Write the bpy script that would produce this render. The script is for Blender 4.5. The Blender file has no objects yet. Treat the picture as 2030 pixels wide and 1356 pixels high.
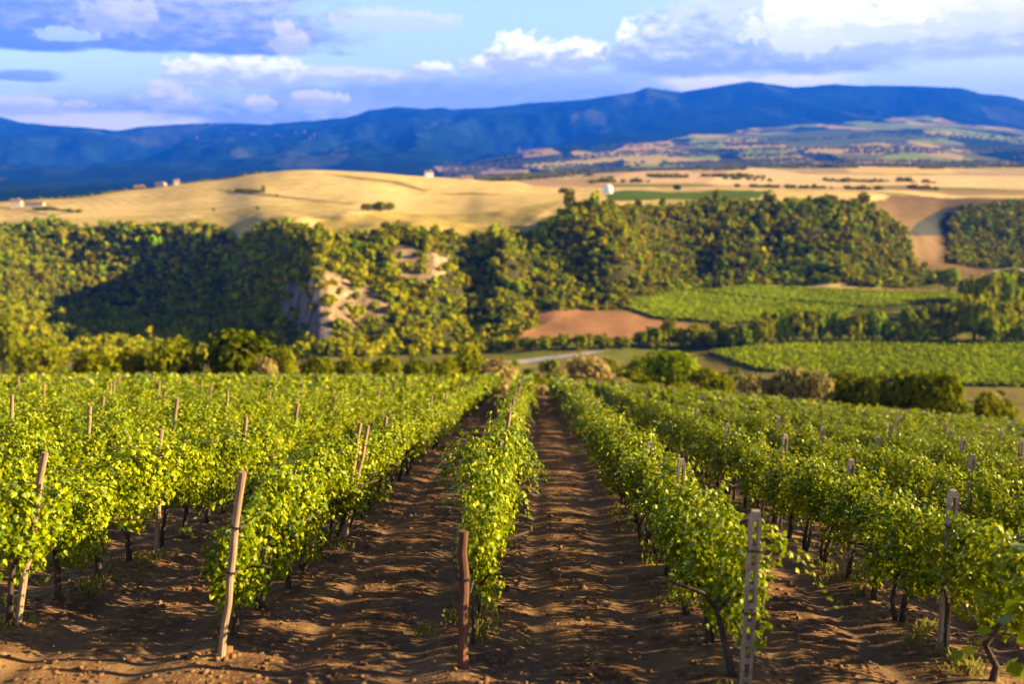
import bpy, math, random
import numpy as np
R = math.radians
SC = bpy.context.scene
COL = SC.collection
random.seed(7)
rng = np.random.default_rng(7)

# ------------------------------------------------------------------ camera, sky, sun, exposure
PITCH = R(10.0)
FPX = 1974.0                      # focal length in photograph pixels (35 mm lens on a 36 mm sensor)
cam_d = bpy.data.cameras.new("camera")
cam_d.lens = 35.0
cam_d.sensor_width = 36.0
cam_d.clip_start = 0.1
cam_d.clip_end = 60000.0
cam_d.dof.use_dof = True
cam_d.dof.focus_distance = 13.0
cam_d.dof.aperture_fstop = 0.72
cam = bpy.data.objects.new("camera", cam_d)
COL.objects.link(cam)
cam.location = (0, 0, 0)
cam.rotation_euler = (R(90) - PITCH, 0, 0)
SC.camera = cam

SUN_EL, SUN_AZ = R(19.5), R(90.0)         # azimuth clockwise from the view direction (+Y)
sun_dir = (math.cos(SUN_EL) * math.sin(SUN_AZ), math.cos(SUN_EL) * math.cos(SUN_AZ), math.sin(SUN_EL))
sl = bpy.data.lights.new("sun", 'SUN')
sl.energy = 5.0
sl.angle = R(0.5)
sl.color = (1.0, 0.78, 0.40)
sun = bpy.data.objects.new("sun", sl)
COL.objects.link(sun)
sun.rotation_euler = (R(90) - SUN_EL, 0, math.pi - SUN_AZ)

SC.view_settings.view_transform = 'Standard'
SC.view_settings.look = 'None'
SC.view_settings.exposure = 2.1
SC.view_settings.gamma = 1.0
SC.view_settings.use_curve_mapping = False
SC.render.engine = 'CYCLES'
SC.cycles.use_denoising = True
SC.cycles.max_bounces = 6
SC.cycles.diffuse_bounces = 1
SC.cycles.glossy_bounces = 1
SC.cycles.transmission_bounces = 3
SC.cycles.transparent_max_bounces = 4
SC.cycles.volume_bounces = 0
SC.cycles.sample_clamp_indirect = 4.0
SC.cycles.caustics_reflective = False
SC.cycles.caustics_refractive = False


def NT(tree):
    """small helpers on a node tree"""
    n, l = tree.nodes, tree.links

    def node(t, **kw):
        x = n.new(t)
        for k, v in kw.items():
            setattr(x, k, v)
        return x

    def put(sock, v):
        if isinstance(v, bpy.types.NodeSocket):
            l.new(v, sock)
        elif v is not None:
            sock.default_value = v

    def math_(op, a, b=None, c=None, clamp=False):
        x = node('ShaderNodeMath', operation=op)
        x.use_clamp = clamp
        put(x.inputs[0], a); put(x.inputs[1], b)
        if c is not None:
            put(x.inputs[2], c)
        return x.outputs[0]

    def vmath(op, a, b=None):
        x = node('ShaderNodeVectorMath', operation=op)
        put(x.inputs[0], a)
        if b is not None:
            put(x.inputs[1], b)
        return x.outputs['Value'] if op in ('DOT_PRODUCT', 'LENGTH') else x.outputs[0]

    def mix(f, a, b, blend='MIX'):
        x = node('ShaderNodeMix', data_type='RGBA', blend_type=blend)
        put(x.inputs[0], f)
        put(x.inputs[6], a if not isinstance(a, tuple) else (*a, 1)[:4])
        put(x.inputs[7], b if not isinstance(b, tuple) else (*b, 1)[:4])
        return x.outputs[2]

    def noise(vec, scale, detail=4, rough=0.55, dist=0.0):
        x = node('ShaderNodeTexNoise')
        put(x.inputs['Vector'], vec)
        x.inputs['Scale'].default_value = scale
        x.inputs['Detail'].default_value = detail
        x.inputs['Roughness'].default_value = rough
        x.inputs['Distortion'].default_value = dist
        return x.outputs[0]

    def ramp(f, lo, hi, a=0.0, b=1.0, smooth=True):
        x = node('ShaderNodeMapRange')
        x.interpolation_type = 'SMOOTHSTEP' if smooth else 'LINEAR'
        put(x.inputs[0], f)
        for i, v in ((1, lo), (2, hi), (3, a), (4, b)):
            x.inputs[i].default_value = v
        return x.outputs[0]
    return node, put, math_, vmath, mix, noise, ramp


world = bpy.data.worlds.new("World")
SC.world = world
world.use_nodes = True
wt = world.node_tree
for n_ in list(wt.nodes):
    wt.nodes.remove(n_)


def build_world():
    node, put, math_, vmath, mix, noise, ramp = NT(wt)
    sky = node('ShaderNodeTexSky')
    sky.sky_type = 'NISHITA'
    sky.sun_disc = False
    sky.sun_elevation = SUN_EL
    sky.sun_rotation = SUN_AZ
    sky.air_density = 1.0
    sky.dust_density = 0.3
    sky.ozone_density = 3.0
    tc = node('ShaderNodeTexCoord')
    sep = node('ShaderNodeSeparateXYZ')
    put(sep.inputs[0], tc.outputs['Generated'])
    X, Y, Z = sep.outputs
    az = math_('ARCTAN2', X, Y)
    el = math_('ARCSINE', Z)
    az = math_('MULTIPLY', az, 180 / math.pi)
    el = math_('MULTIPLY', el, 180 / math.pi)
    comb = node('ShaderNodeCombineXYZ')
    put(comb.inputs[0], az); put(comb.inputs[1], el)
    P = comb.outputs[0]
    stretch = node('ShaderNodeMapping')
    put(stretch.inputs[0], P)
    stretch.inputs['Scale'].default_value = (0.5, 1.3, 1)
    Q = stretch.outputs[0]
    bank = math_('SUBTRACT', noise(Q, 0.7, 5, 0.55), 0.5)
    puff = math_('SUBTRACT', math_('ADD', math_('MULTIPLY', noise(P, 0.9, 2, 0.5), 0.5), math_('MULTIPLY', noise(P, 1.9, 4, 0.55), 0.5)), 0.5)
    tex = math_('SUBTRACT', noise(Q, 1.6, 5, 0.6), 0.5)
    c = mix(1.0, sky.outputs[0], (SKY_TINT[0], SKY_TINT[1], SKY_TINT[2]), 'MULTIPLY')
    sp = node('ShaderNodeSeparateXYZ')
    for (px, py, rx, up, dn, kind, col_b, col_t, op) in CLOUDS:
        a0 = math.degrees(math.atan((px - 1015) / FPX))
        e0 = math.degrees(math.atan((678 - py) / FPX)) - 10
        k = 35.0
        nz = bank if kind == 'bank' else puff
        dx = math_('MULTIPLY', math_('SUBTRACT', az, a0), k / rx)
        dy = math_('SUBTRACT', el, e0)
        dyu = math_('MULTIPLY', math_('MAXIMUM', dy, 0.0), k / up)
        dyd = math_('MULTIPLY', math_('MINIMUM', dy, 0.0), k / dn)
        r2 = math_('ADD', math_('MULTIPLY', dx, dx), math_('ADD', math_('MULTIPLY', dyu, dyu), math_('MULTIPLY', dyd, dyd)))
        v = math_('ADD', math_('SUBTRACT', 1.35 if kind == 'bank' else 1.3, r2), math_('MULTIPLY', nz, 2.6 if kind == 'bank' else 4.6))
        m = ramp(v, 0.0, 1.1 if kind == 'bank' else 0.7, 0.0, op)
        s = math_('ADD', math_('ADD', dyu, math_('MULTIPLY', dyd, 0.4)), math_('ADD', math_('MULTIPLY', tex, 2.2), math_('MULTIPLY', dx, 0.18)))
        col = mix(ramp(s, -0.15, 0.75), tuple(x * CLOUD for x in col_b), tuple(x * CLOUD for x in col_t))
        c = mix(m, c, col)
    low = ramp(el, 8.0, 40.0, LOW_SKY, 0.24)
    lc = node('ShaderNodeCombineXYZ')
    for i in range(3): put(lc.inputs[i], low)
    c = mix(1.0, c, lc.outputs[0], 'MULTIPLY')
    bg = node('ShaderNodeBackground')
    put(bg.inputs[0], c)
    bg.inputs[1].default_value = SKY_STRENGTH
    out = node('ShaderNodeOutputWorld')
    wt.links.new(bg.outputs[0], out.inputs[0])


SKY_STRENGTH = 0.08
SKY_TINT = (1.20, 1.02, 1.02)
CLOUD = 4.6
LOW_SKY = 1.08
LAV, MAUVE, CREAM, WHITE = (0.42, 0.52, 0.88), (0.68, 0.72, 0.97), (1.32, 1.16, 1.02), (1.40, 1.32, 1.22)
# each bank: photograph column and row of its base (turned into a bearing and a height above the horizon), half width, height above and below the base, colours at base and top
CLOUDS = [
    (1030, 195, 520, 62, 45, 'bank', LAV, (0.55, 0.62, 0.97), 0.85), (430, 232, 380, 50, 32, 'bank', (0.34, 0.45, 0.90), MAUVE, 0.85),
    (1900, 175, 260, 90, 60, 'bank', (0.88, 0.95, 1.05), (0.95, 1.0, 1.05), 0.7),
    (240, 250, 190, 24, 26, 'bank', CREAM, CREAM, 0.9), (70, 224, 130, 18, 12, 'puff', (0.85, 0.8, 0.95), CREAM, 0.85), (1490, 165, 190, 24, 30, 'bank', CREAM, WHITE, 0.9),
    (345, 208, 58, 40, 14, 'puff', (0.72, 0.72, 0.95), CREAM, 0.95), (530, 214, 34, 20, 10, 'puff', (0.75, 0.74, 0.95), CREAM, 0.9), (645, 202, 56, 20, 10, 'puff', (0.8, 0.77, 0.95), CREAM, 0.9),
    (440, 174, 70, 12, 8, 'bank', (0.8, 0.8, 0.95), CREAM, 0.8), (700, 156, 160, 22, 12, 'bank', (0.75, 0.75, 0.95), CREAM, 0.75),
    (420, 156, 80, 36, 14, 'puff', (0.8, 0.82, 0.98), WHITE, 1.0), (535, 162, 95, 48, 16, 'puff', (0.75, 0.77, 0.97), WHITE, 1.0),
    (865, 142, 46, 20, 10, 'puff', (0.75, 0.77, 0.97), WHITE, 0.95), (960, 136, 44, 28, 12, 'puff', (0.75, 0.77, 0.97), WHITE, 0.95),
    (1040, 124, 80, 56, 20, 'puff', (0.64, 0.68, 0.96), WHITE, 1.0), (1150, 118, 62, 40, 18, 'puff', (0.64, 0.68, 0.96), WHITE, 1.0), (1290, 118, 95, 76, 26, 'puff', (0.62, 0.67, 0.96), WHITE, 1.0),
    (1500, 130, 290, 160, 26, 'bank', (0.43, 0.51, 0.90), (0.80, 0.82, 1.0), 0.95), (1830, 112, 300, 110, 24, 'bank', (0.60, 0.67, 0.97), (0.98, 0.95, 1.02), 0.95),
    (1600, 70, 130, 90, 44, 'puff', (0.95, 0.96, 1.05), WHITE, 1.0), (1760, 72, 120, 70, 26, 'puff', (0.9, 0.92, 1.03), WHITE, 0.9), (1960, 66, 130, 60, 22, 'puff', (0.85, 0.87, 1.02), (1.1, 1.02, 1.02), 0.85),
    (60, 110, 190, 200, 12, 'bank', (0.19, 0.30, 0.78), (0.36, 0.46, 0.88), 1.0), (400, 106, 300, 200, 11, 'bank', (0.22, 0.31, 0.76), (0.54, 0.56, 0.89), 1.0),
    (590, 92, 40, 44, 22, 'puff', (0.7, 0.68, 0.92), (0.98, 0.87, 0.90), 0.7), (270, 60, 70, 44, 26, 'puff', (0.6, 0.62, 0.95), (0.9, 0.82, 0.92), 0.55), (160, 92, 56, 16, 9, 'puff', (0.7, 0.85, 1.02), (0.75, 0.88, 1.05), 0.7),
    (330, 4, 200, 30, 10, 'bank', (0.85, 0.82, 0.95), CREAM, 0.65), (55, 170, 80, 14, 8, 'bank', (0.33, 0.44, 0.88), (0.4, 0.5, 0.9), 0.9), (790, 45, 130, 26, 16, 'puff', (0.74, 0.76, 0.98), (0.9, 0.86, 0.98), 0.65),
]
build_world()


# ------------------------------------------------------------------ geometry of the place
def ray(px, py):
    u, v = (px - 1015) / FPX, (678 - py) / FPX
    return (u, math.cos(PITCH) + v * math.sin(PITCH), -math.sin(PITCH) + v * math.cos(PITCH))


def z_at(d, py):
    r = ray(1015, py)
    return d * r[2] / r[1]


def project(x, y, z):
    f = y * math.cos(PITCH) - z * math.sin(PITCH)
    u = y * math.sin(PITCH) + z * math.cos(PITCH)
    return 1015 + FPX * x / f, 678 - FPX * u / f


_T = rng.random((8, 256, 256))


def vn(x, y, s=0):
    x = np.asarray(x, float); y = np.asarray(y, float)
    xi = np.floor(x).astype(int); yi = np.floor(y).astype(int)
    fx, fy = x - xi, y - yi
    fx = fx * fx * (3 - 2 * fx); fy = fy * fy * (3 - 2 * fy)
    t = _T[s % 8]
    a = t[xi & 255, yi & 255]; b = t[(xi + 1) & 255, yi & 255]
    c = t[xi & 255, (yi + 1) & 255]; d = t[(xi + 1) & 255, (yi + 1) & 255]
    return (a * (1 - fx) + b * fx) * (1 - fy) + (c * (1 - fx) + d * fx) * fy


def fbm(x, y, o=4, s=0):
    v, a, k = 0.0, 0.5, 1.0
    for i in range(o):
        v = v + a * (vn(x * k + 17.3 * i, y * k + 9.1 * i, s + i) - 0.5)
        a *= 0.5; k *= 2.03
    return v * 2


def near_z(x, y):
    """the vineyard slope"""
    x = np.asarray(x, float); y = np.asarray(y, float)
    yy = np.maximum(y, -4.0)
    z = -3.05 - 0.1826 * yy - 0.85 * np.minimum(yy / 76, 1.35) ** 2
    sp = np.log1p(np.exp(np.clip((x - 4.0) / 1.6, -30, 30))) * 1.6
    z = z - 0.098 * sp
    z = z + 0.055 * np.clip(-x - 4, 0, 12) * np.exp(-(yy / 38) ** 2)
    return z


# control profiles of the country beyond: for photograph column px, (distance, row) pairs
PROF = {
    -500: [(150, 748), (300, 716), (390, 655), (480, 570), (560, 500), (640, 445), (800, 425), (900, 410), (1300, 430), (2300, 395), (3000, 330), (4000, 275), (5000, 225)],
    0:    [(150, 748), (300, 716), (400, 650), (505, 590), (585, 505), (668, 443), (800, 420), (900, 402), (1300, 430), (2300, 395), (3000, 330), (4000, 275), (5000, 230)],
    130: [(150, 748), (300, 716), (400, 660), (525, 615), (590, 530), (640, 447), (770, 415), (900, 395), (1300, 425), (2300, 390), (3000, 330), (4000, 280), (5000, 252)],
    280: [(150, 748), (300, 716), (400, 666), (520, 628), (585, 540), (628, 450), (765, 412), (950, 376), (1300, 405), (2300, 385), (3000, 330), (4000, 285), (5000, 256)],
    430: [(150, 748), (300, 716), (400, 668), (505, 628), (565, 540), (606, 450), (745, 405), (980, 358), (1300, 390), (2300, 378), (3000, 330), (4000, 280), (5000, 248)],
    530: [(150, 748), (300, 714), (395, 672), (455, 615), (498, 535), (530, 455), (700, 400), (1000, 342), (1300, 375), (2300, 370), (3000, 325), (4000, 280), (5000, 248)],
    575: [(150, 748), (300, 713), (350, 680), (385, 615), (410, 550), (445, 468), (680, 405), (1000, 337), (1300, 372), (2300, 368), (3000, 325), (4000, 280), (5000, 246)],
    625: [(150, 748), (290, 714), (312, 695), (322, 640), (336, 580), (358, 530), (392, 482), (440, 464), (660, 410), (1000, 336), (1300, 370), (2300, 366), (3000, 325), (4000, 276), (5000, 242)],
    720:  [(150, 748), (300, 711), (322, 692), (342, 640), (366, 580), (396, 530), (428, 482), (455, 466), (650, 412), (1000, 340), (1300, 365), (2300, 362), (3000, 320), (4000, 265), (5000, 226)],
    850:  [(150, 750), (300, 709), (330, 692), (352, 645), (380, 585), (406, 535), (434, 485), (458, 465), (620, 425), (1050, 350), (1300, 362), (2300, 355), (3000, 318), (4000, 255), (5000, 215)],
    925:  [(150, 752), (300, 708), (345, 690), (380, 655), (410, 600), (430, 545), (448, 495), (468, 462), (600, 428), (1050, 355), (1300, 360), (2300, 352), (3000, 315), (4000, 255), (5000, 220)],
    1000: [(150, 755), (300, 707), (338, 690), (364, 645), (392, 590), (418, 540), (440, 495), (475, 455), (580, 425), (1050, 362), (1300, 360), (2300, 348), (3000, 300), (4000, 250), (5000, 212)],
    1060: [(150, 757), (300, 706), (349, 671), (385, 645), (415, 595), (440, 545), (465, 495), (490, 440), (540, 425), (1000, 370), (1300, 358), (2300, 345), (3000, 295), (4000, 248), (5000, 206)],
    1150: [(150, 758), (300, 704), (349, 671), (415, 618), (432, 580), (455, 530), (477, 480), (496, 435), (515, 402), (560, 412), (1000, 372), (1300, 355), (2300, 338), (3000, 290), (4000, 245), (5000, 200)],
    1240: [(150, 760), (300, 712), (349, 671), (423, 611), (442, 580), (467, 530), (492, 480), (516, 436), (540, 412), (620, 400), (1000, 372), (1300, 350), (2300, 335), (3000, 285), (4000, 245), (5000, 186)],
    1400: [(150, 770), (260, 745), (300, 735), (349, 671), (490, 574), (512, 540), (537, 495), (562, 450), (588, 410), (640, 395), (900, 378), (1300, 350), (2300, 330), (3000, 280), (4000, 240), (5000, 176)],
    1530: [(130, 780), (230, 800), (273, 760), (349, 671), (505, 562), (525, 535), (547, 495), (572, 445), (600, 402), (680, 390), (900, 378), (1400, 345), (2300, 325), (3000, 275), (4000, 235), (5000, 168)],
    1700: [(130, 800), (225, 815), (273, 760), (344, 675), (495, 571), (522, 540), (552, 490), (582, 440), (612, 400), (690, 395), (900, 382), (1400, 345), (2300, 322), (3000, 268), (4000, 230), (5000, 171)],
    1780: [(130, 810), (225, 815), (273, 760), (344, 675), (495, 571), (525, 545), (560, 505), (592, 460), (630, 440), (760, 425), (900, 390), (1400, 345), (2300, 322), (3000, 266), (4000, 228), (5000, 173)],
    1860: [(130, 818), (225, 818), (273, 760), (344, 675), (495, 571), (550, 550), (610, 530), (700, 490), (770, 450), (830, 425), (950, 390), (1400, 347), (2300, 322), (3000, 266), (4000, 230), (5000, 177)],
    1950: [(130, 825), (225, 818), (273, 760), (344, 675), (495, 571), (600, 545), (660, 525), (730, 470), (790, 425), (840, 405), (950, 388), (1400, 350), (2300, 322), (3000, 270), (4000, 240), (5000, 190)],
    2040: [(130, 832), (225, 818), (273, 760), (344, 675), (495, 571), (600, 545), (660, 525), (720, 470), (780, 425), (830, 402), (950, 388), (1400, 350), (2300, 324), (3000, 275), (4000, 250), (5000, 202)],
    2550: [(130, 835), (225, 818), (273, 760), (344, 675), (495, 571), (600, 545), (660, 525), (720, 470), (780, 425), (830, 402), (950, 388), (1400, 350), (2300, 328), (3000, 285), (4000, 260), (5000, 225)],
}
# the hills and mountains lie far out: profile distances beyond 1300 m are drawn out
WA, WB = [0, 1300, 2300, 3000, 4000, 5000, 6300], [0, 1300, 3800, 6800, 10500, 14000, 17500]


def spread(d): return np.interp(d, WA, WB)
def unspread(d): return np.interp(d, WB, WA)


# spurs come forward (-), gullies run back (+): metres at mid slope per column
REL_X = [780, 850, 900, 940, 1000, 1050, 1085, 1120, 1160, 1215, 1260, 1300, 1345, 1400, 1450, 1490, 1525, 1560, 1610, 1680, 1740, 1800]
REL_D = [0, -8, 14, 22, -10, 10, 26, 6, -16, -24, 0, 30, 30, 8, -4, -2, 4, -6, -18, -8, 14, 34]
for k_ in (890, 960, 1090, 1120, 1190, 1215, 1270, 1300, 1345, 1450, 1490, 1565, 1600, 1650, 1740, 1820):
    ks = sorted(PROF); i_ = [j for j in range(len(ks)) if ks[j] > k_][0]
    k0, k1 = ks[i_ - 1], ks[i_]; f_ = (k_ - k0) / (k1 - k0)
    if len(PROF[k0]) == len(PROF[k1]):
        PROF[k_] = [(p[0] * (1 - f_) + q[0] * f_, p[1] * (1 - f_) + q[1] * f_) for p, q in zip(PROF[k0], PROF[k1])]
_keys = sorted(PROF)
_S = np.array([(k - 1015) / FPX for k in _keys])
_LD = np.linspace(math.log(110), math.log(17400), 1000)
_G = []
for k in _keys:
    pts = [(float(spread(p[0])), p[1]) for p in PROF[k]]
    pts = [(p[0] + 0.8 * float(np.interp(k - (p[1] - 470) * 0.5, REL_X, REL_D, 0, 0)) * max(0, min(1, (p[1] - 400) / 35, (590 - p[1]) / 40)) if p[0] < 640 else p[0], p[1]) for p in pts]
    dd = [0.0] + [p[0] for p in pts] + [15500, 17500]
    s_ = (k - 1015) / FPX
    zz = [0.0] + [z_at(d, py) for d, py in pts]
    zz[0] = -3.05
    zz += [zz[-1] * 0.72, zz[-1] * 0.45]
    # shape preserving slopes, as in a monotone cubic
    dd, zz = np.array(dd, float), np.array(zz, float)
    h = np.diff(dd); m = np.diff(zz) / h
    t = np.zeros(len(dd)); t[0] = m[0]; t[-1] = m[-1]
    for i in range(1, len(dd) - 1):
        if m[i - 1] * m[i] > 0:
            w1, w2 = 2 * h[i] + h[i - 1], h[i] + 2 * h[i - 1]
            t[i] = (w1 + w2) / (w1 / m[i - 1] + w2 / m[i])
    q = np.exp(_LD)
    j = np.clip(np.searchsorted(dd, q) - 1, 0, len(dd) - 2)
    u = (q - dd[j]) / h[j]
    z = ((1 + 2 * u) * (1 - u) ** 2 * zz[j] + u * (1 - u) ** 2 * h[j] * t[j] + u * u * (3 - 2 * u) * zz[j + 1] + u * u * (u - 1) * h[j] * t[j + 1])
    _G.append(z)
_G = np.array(_G)
# densify across columns: smooth between the key bearings
_SS = np.linspace(_S[0], _S[-1], 900)
_GG = np.empty((len(_SS), len(_LD)))
_j = np.clip(np.searchsorted(_S, _SS) - 1, 0, len(_S) - 2)
_u = (_SS - _S[_j]) / (_S[_j + 1] - _S[_j])
_u = (_u * 0.35 + 0.65 * _u * _u * (3 - 2 * _u))[:, None]
_GG[:] = _G[_j] * (1 - _u) + _G[_j + 1] * _u
_kx = np.exp(-0.5 * (np.arange(-8, 9) / 3.0) ** 2); _kx /= _kx.sum()
_pad = np.pad(_GG, ((8, 8), (0, 0)), mode='edge')
_GG = sum(_kx[i] * _pad[i:i + len(_SS)] for i in range(17))
# skyline: the crest of the mountains per bearing
SKY_X = [-500, 0, 60, 130, 250, 300, 400, 550, 700, 740, 790, 850, 880, 900, 1000, 1060, 1150, 1250, 1275, 1340, 1400, 1470, 1520, 1560, 1640, 1760, 1880, 1920, 2030, 2550]
SKY_Y = [235, 228, 243, 250, 262, 252, 246, 246, 235, 218, 212, 215, 212, 220, 212, 205, 200, 185, 175, 185, 175, 163, 168, 175, 168, 172, 177, 187, 200, 225]


# where the woods stand, as distances per column
W_PX = [-500, 0, 130, 280, 430, 530, 575, 625, 720, 850, 925, 1000, 1060, 1150, 1240, 1400, 1530, 1700, 1780, 1860, 1900]
W_D0 = [300, 300, 300, 300, 300, 300, 300, 296, 305, 315, 322, 322, 372, 415, 423, 488, 503, 496, 497, 515, 520]
W_D1 = [640, 668, 645, 630, 610, 550, 490, 446, 452, 458, 472, 482, 500, 525, 560, 605, 612, 625, 630, 560, 545]


def far_z(x, y, detail=True):
    x = np.asarray(x, float); y = np.maximum(np.asarray(y, float), 110)
    s = np.clip(x / y, _SS[0], _SS[-1] - 1e-6)
    ld = np.clip(np.log(y), _LD[0], _LD[-1] - 1e-9)
    a = (s - _SS[0]) / (_SS[1] - _SS[0]); i = np.clip(a.astype(int), 0, len(_SS) - 2); a = a - i
    b = (ld - _LD[0]) / (_LD[1] - _LD[0]); j = np.clip(b.astype(int), 0, len(_LD) - 2); b = b - j
    z = (_GG[i, j] * (1 - b) + _GG[i, j + 1] * b) * (1 - a) + (_GG[i + 1, j] * (1 - b) + _GG[i + 1, j + 1] * b) * a
    if detail:
        # the mountain crest follows its own outline
        uy = unspread(y); ux = x * uy / y
        w = np.clip((uy - 4300) / 600, 0, 1) * np.clip((5900 - uy) / 800, 0, 1)
        sk = np.interp(1015 + FPX * s, SKY_X, SKY_Y)
        zs = np.tan(np.arctan((678 - sk) / FPX) - PITCH) * 14000
        base = np.interp(s, _S, [z_at(14000, PROF[k][-1][1]) for k in _keys])
        z = z + w * (zs - base)
        # gullies on the wooded scarp, folds on the mountains
        ws = np.clip((y - np.interp(1015 + FPX * s, W_PX, W_D0) - 6) / 30, 0, 1) * np.clip((640 - y) / 60, 0, 1)
        z = z + ws * (8.5 * fbm(x / 42, y / 70, 3, 1))
        wd = np.clip((y - 150) / 100, 0, 1) * np.clip((1500 - y) / 300, 0, 1)
        z = z + wd * 0.8 * fbm(x / 45, y / 45, 3, 2)
        wm = np.clip((uy - np.interp(s, [(950 - 1015) / FPX, (1350 - 1015) / FPX], [2600, 3600])) / 1100, 0, 1)
        rid = 1 - np.abs(fbm(ux / 520 + 3, uy / 760, 5, 3)) * 2.2
        z = z + wm * np.clip((5000 - uy) / 900, 0.12, 1) * 250 * (rid - 0.72)
    return z


def H(x, y):
    x = np.asarray(x, float); y = np.asarray(y, float)
    t = np.clip((y - 84) / 50, 0, 1); t = t * t * (3 - 2 * t)
    return near_z(x, y) * (1 - t) + far_z(x, y) * t


def at(px, py, dmin=80, dmax=3000):
    """the point of the ground seen at a pixel: nearest crossing beyond dmin"""
    r = ray(px, py)
    d = np.exp(np.linspace(math.log(dmin), math.log(dmax), 3000))
    x = d * r[0] / r[1]; z = d * r[2] / r[1]
    k = np.nonzero(z < H(x, d))[0]
    i = k[0] if len(k) else len(d) - 1
    return x[i], d[i], float(H(x[i], d[i]))


def inside(px, py, poly):
    c = np.zeros(px.shape, bool)
    n = len(poly)
    for i in range(n):
        x0, y0 = poly[i]; x1, y1 = poly[(i + 1) % n]
        hit = ((y0 > py) != (y1 > py)) & (px < (x1 - x0) * (py - y0) / ((y1 - y0) or 1e-9) + x0)
        c ^= hit
    return c


# ------------------------------------------------------------------ mesh helpers
def link(name, me, mat=None, parent=None):
    o = bpy.data.objects.new(name, me)
    COL.objects.link(o)
    if mat is not None and me is not None and not me.materials:
        me.materials.append(mat)
    if parent is not None:
        o.parent = parent
    return o


def tag(o, label=None, cat=None, group=None, kind=None):
    if label: o['label'] = label
    if cat: o['category'] = cat
    if group: o['group'] = group
    if kind: o['kind'] = kind
    return o


def mesh_np(name, V, F, smooth=False, color=None, mat_idx=None):
    """V n x 3, F m x k (same k) or a list of such arrays"""
    Fs = F if isinstance(F, list) else [F]
    me = bpy.data.meshes.new(name)
    V = np.ascontiguousarray(V, np.float32)
    me.vertices.add(len(V)); me.vertices.foreach_set('co', V.ravel())
    loops = np.concatenate([f.ravel() for f in Fs]).astype(np.int32)
    sizes = np.concatenate([np.full(len(f), f.shape[1], np.int32) for f in Fs])
    starts = np.concatenate([[0], np.cumsum(sizes)[:-1]]).astype(np.int32)
    me.loops.add(len(loops)); me.loops.foreach_set('vertex_index', loops)
    me.polygons.add(len(sizes))
    me.polygons.foreach_set('loop_start', starts)
    me.polygons.foreach_set('loop_total', sizes)
    if smooth:
        me.polygons.foreach_set('use_smooth', np.ones(len(sizes), bool))
    if mat_idx is not None:
        me.polygons.foreach_set('material_index', np.asarray(mat_idx, np.int32))
    me.update(calc_edges=True)
    if color is not None:
        ca = me.color_attributes.new('tint', 'FLOAT_COLOR', 'POINT')
        c = np.ones((len(V), 4), np.float32); c[:, :3] = color
        ca.data.foreach_set('color', c.ravel())
    me.validate()
    return me


def grid_faces(nx, ny):
    i = np.arange(nx * ny).reshape(ny, nx)
    return np.stack([i[:-1, :-1].ravel(), i[:-1, 1:].ravel(), i[1:, 1:].ravel(), i[1:, :-1].ravel()], 1)


class MB:
    """collects simple solids into one mesh"""
    def __init__(s):
        s.v, s.f = [], []

    def add(s, v, f):
        o = len(s.v)
        s.v += [tuple(p) for p in v]
        s.f += [tuple(i + o for i in q) for q in f]

    def box(s, x0, x1, y0, y1, z0, z1):
        s.add([(x0, y0, z0), (x1, y0, z0), (x1, y1, z0), (x0, y1, z0), (x0, y0, z1), (x1, y0, z1), (x1, y1, z1), (x0, y1, z1)],
              [(0, 3, 2, 1), (4, 5, 6, 7), (0, 1, 5, 4), (1, 2, 6, 5), (2, 3, 7, 6), (3, 0, 4, 7)])

    def tube(s, pts, rad, n=7, cap=True):
        pts = [np.array(p, float) for p in pts]
        rings = []
        for i, p in enumerate(pts):
            d = pts[min(i + 1, len(pts) - 1)] - pts[max(i - 1, 0)]
            d /= np.linalg.norm(d) + 1e-9
            a = np.cross(d, (0.3, 1, 0.2)); a /= np.linalg.norm(a) + 1e-9
            b = np.cross(d, a)
            r = rad[i] if hasattr(rad, '__len__') else rad
            rings.append([p + r * (math.cos(6.2832 * k / n) * a + math.sin(6.2832 * k / n) * b) for k in range(n)])
        v = [q for r_ in rings for q in r_]
        f = []
        for i in range(len(pts) - 1):
            for k in range(n):
                f.append((i * n + k, i * n + (k + 1) % n, (i + 1) * n + (k + 1) % n, (i + 1) * n + k))
        if cap:
            f.append(tuple(range(n))[::-1]); f.append(tuple((len(pts) - 1) * n + k for k in range(n)))
        s.add(v, f)

    def mesh(s, name, smooth=False):
        me = bpy.data.meshes.new(name)
        me.from_pydata([tuple(map(float, p)) for p in s.v], [], s.f)
        if smooth:
            for p in me.polygons: p.use_smooth = True
        me.update()
        return me


# ------------------------------------------------------------------ materials
def material(name, build):
    m = bpy.data.materials.new(name)
    m.use_nodes = True
    t = m.node_tree
    for n in list(t.nodes): t.nodes.remove(n)
    h = NT(t)
    out = t.nodes.new('ShaderNodeOutputMaterial')
    surf = build(t, *h)
    t.links.new(surf, out.inputs[0])
    return m


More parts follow.
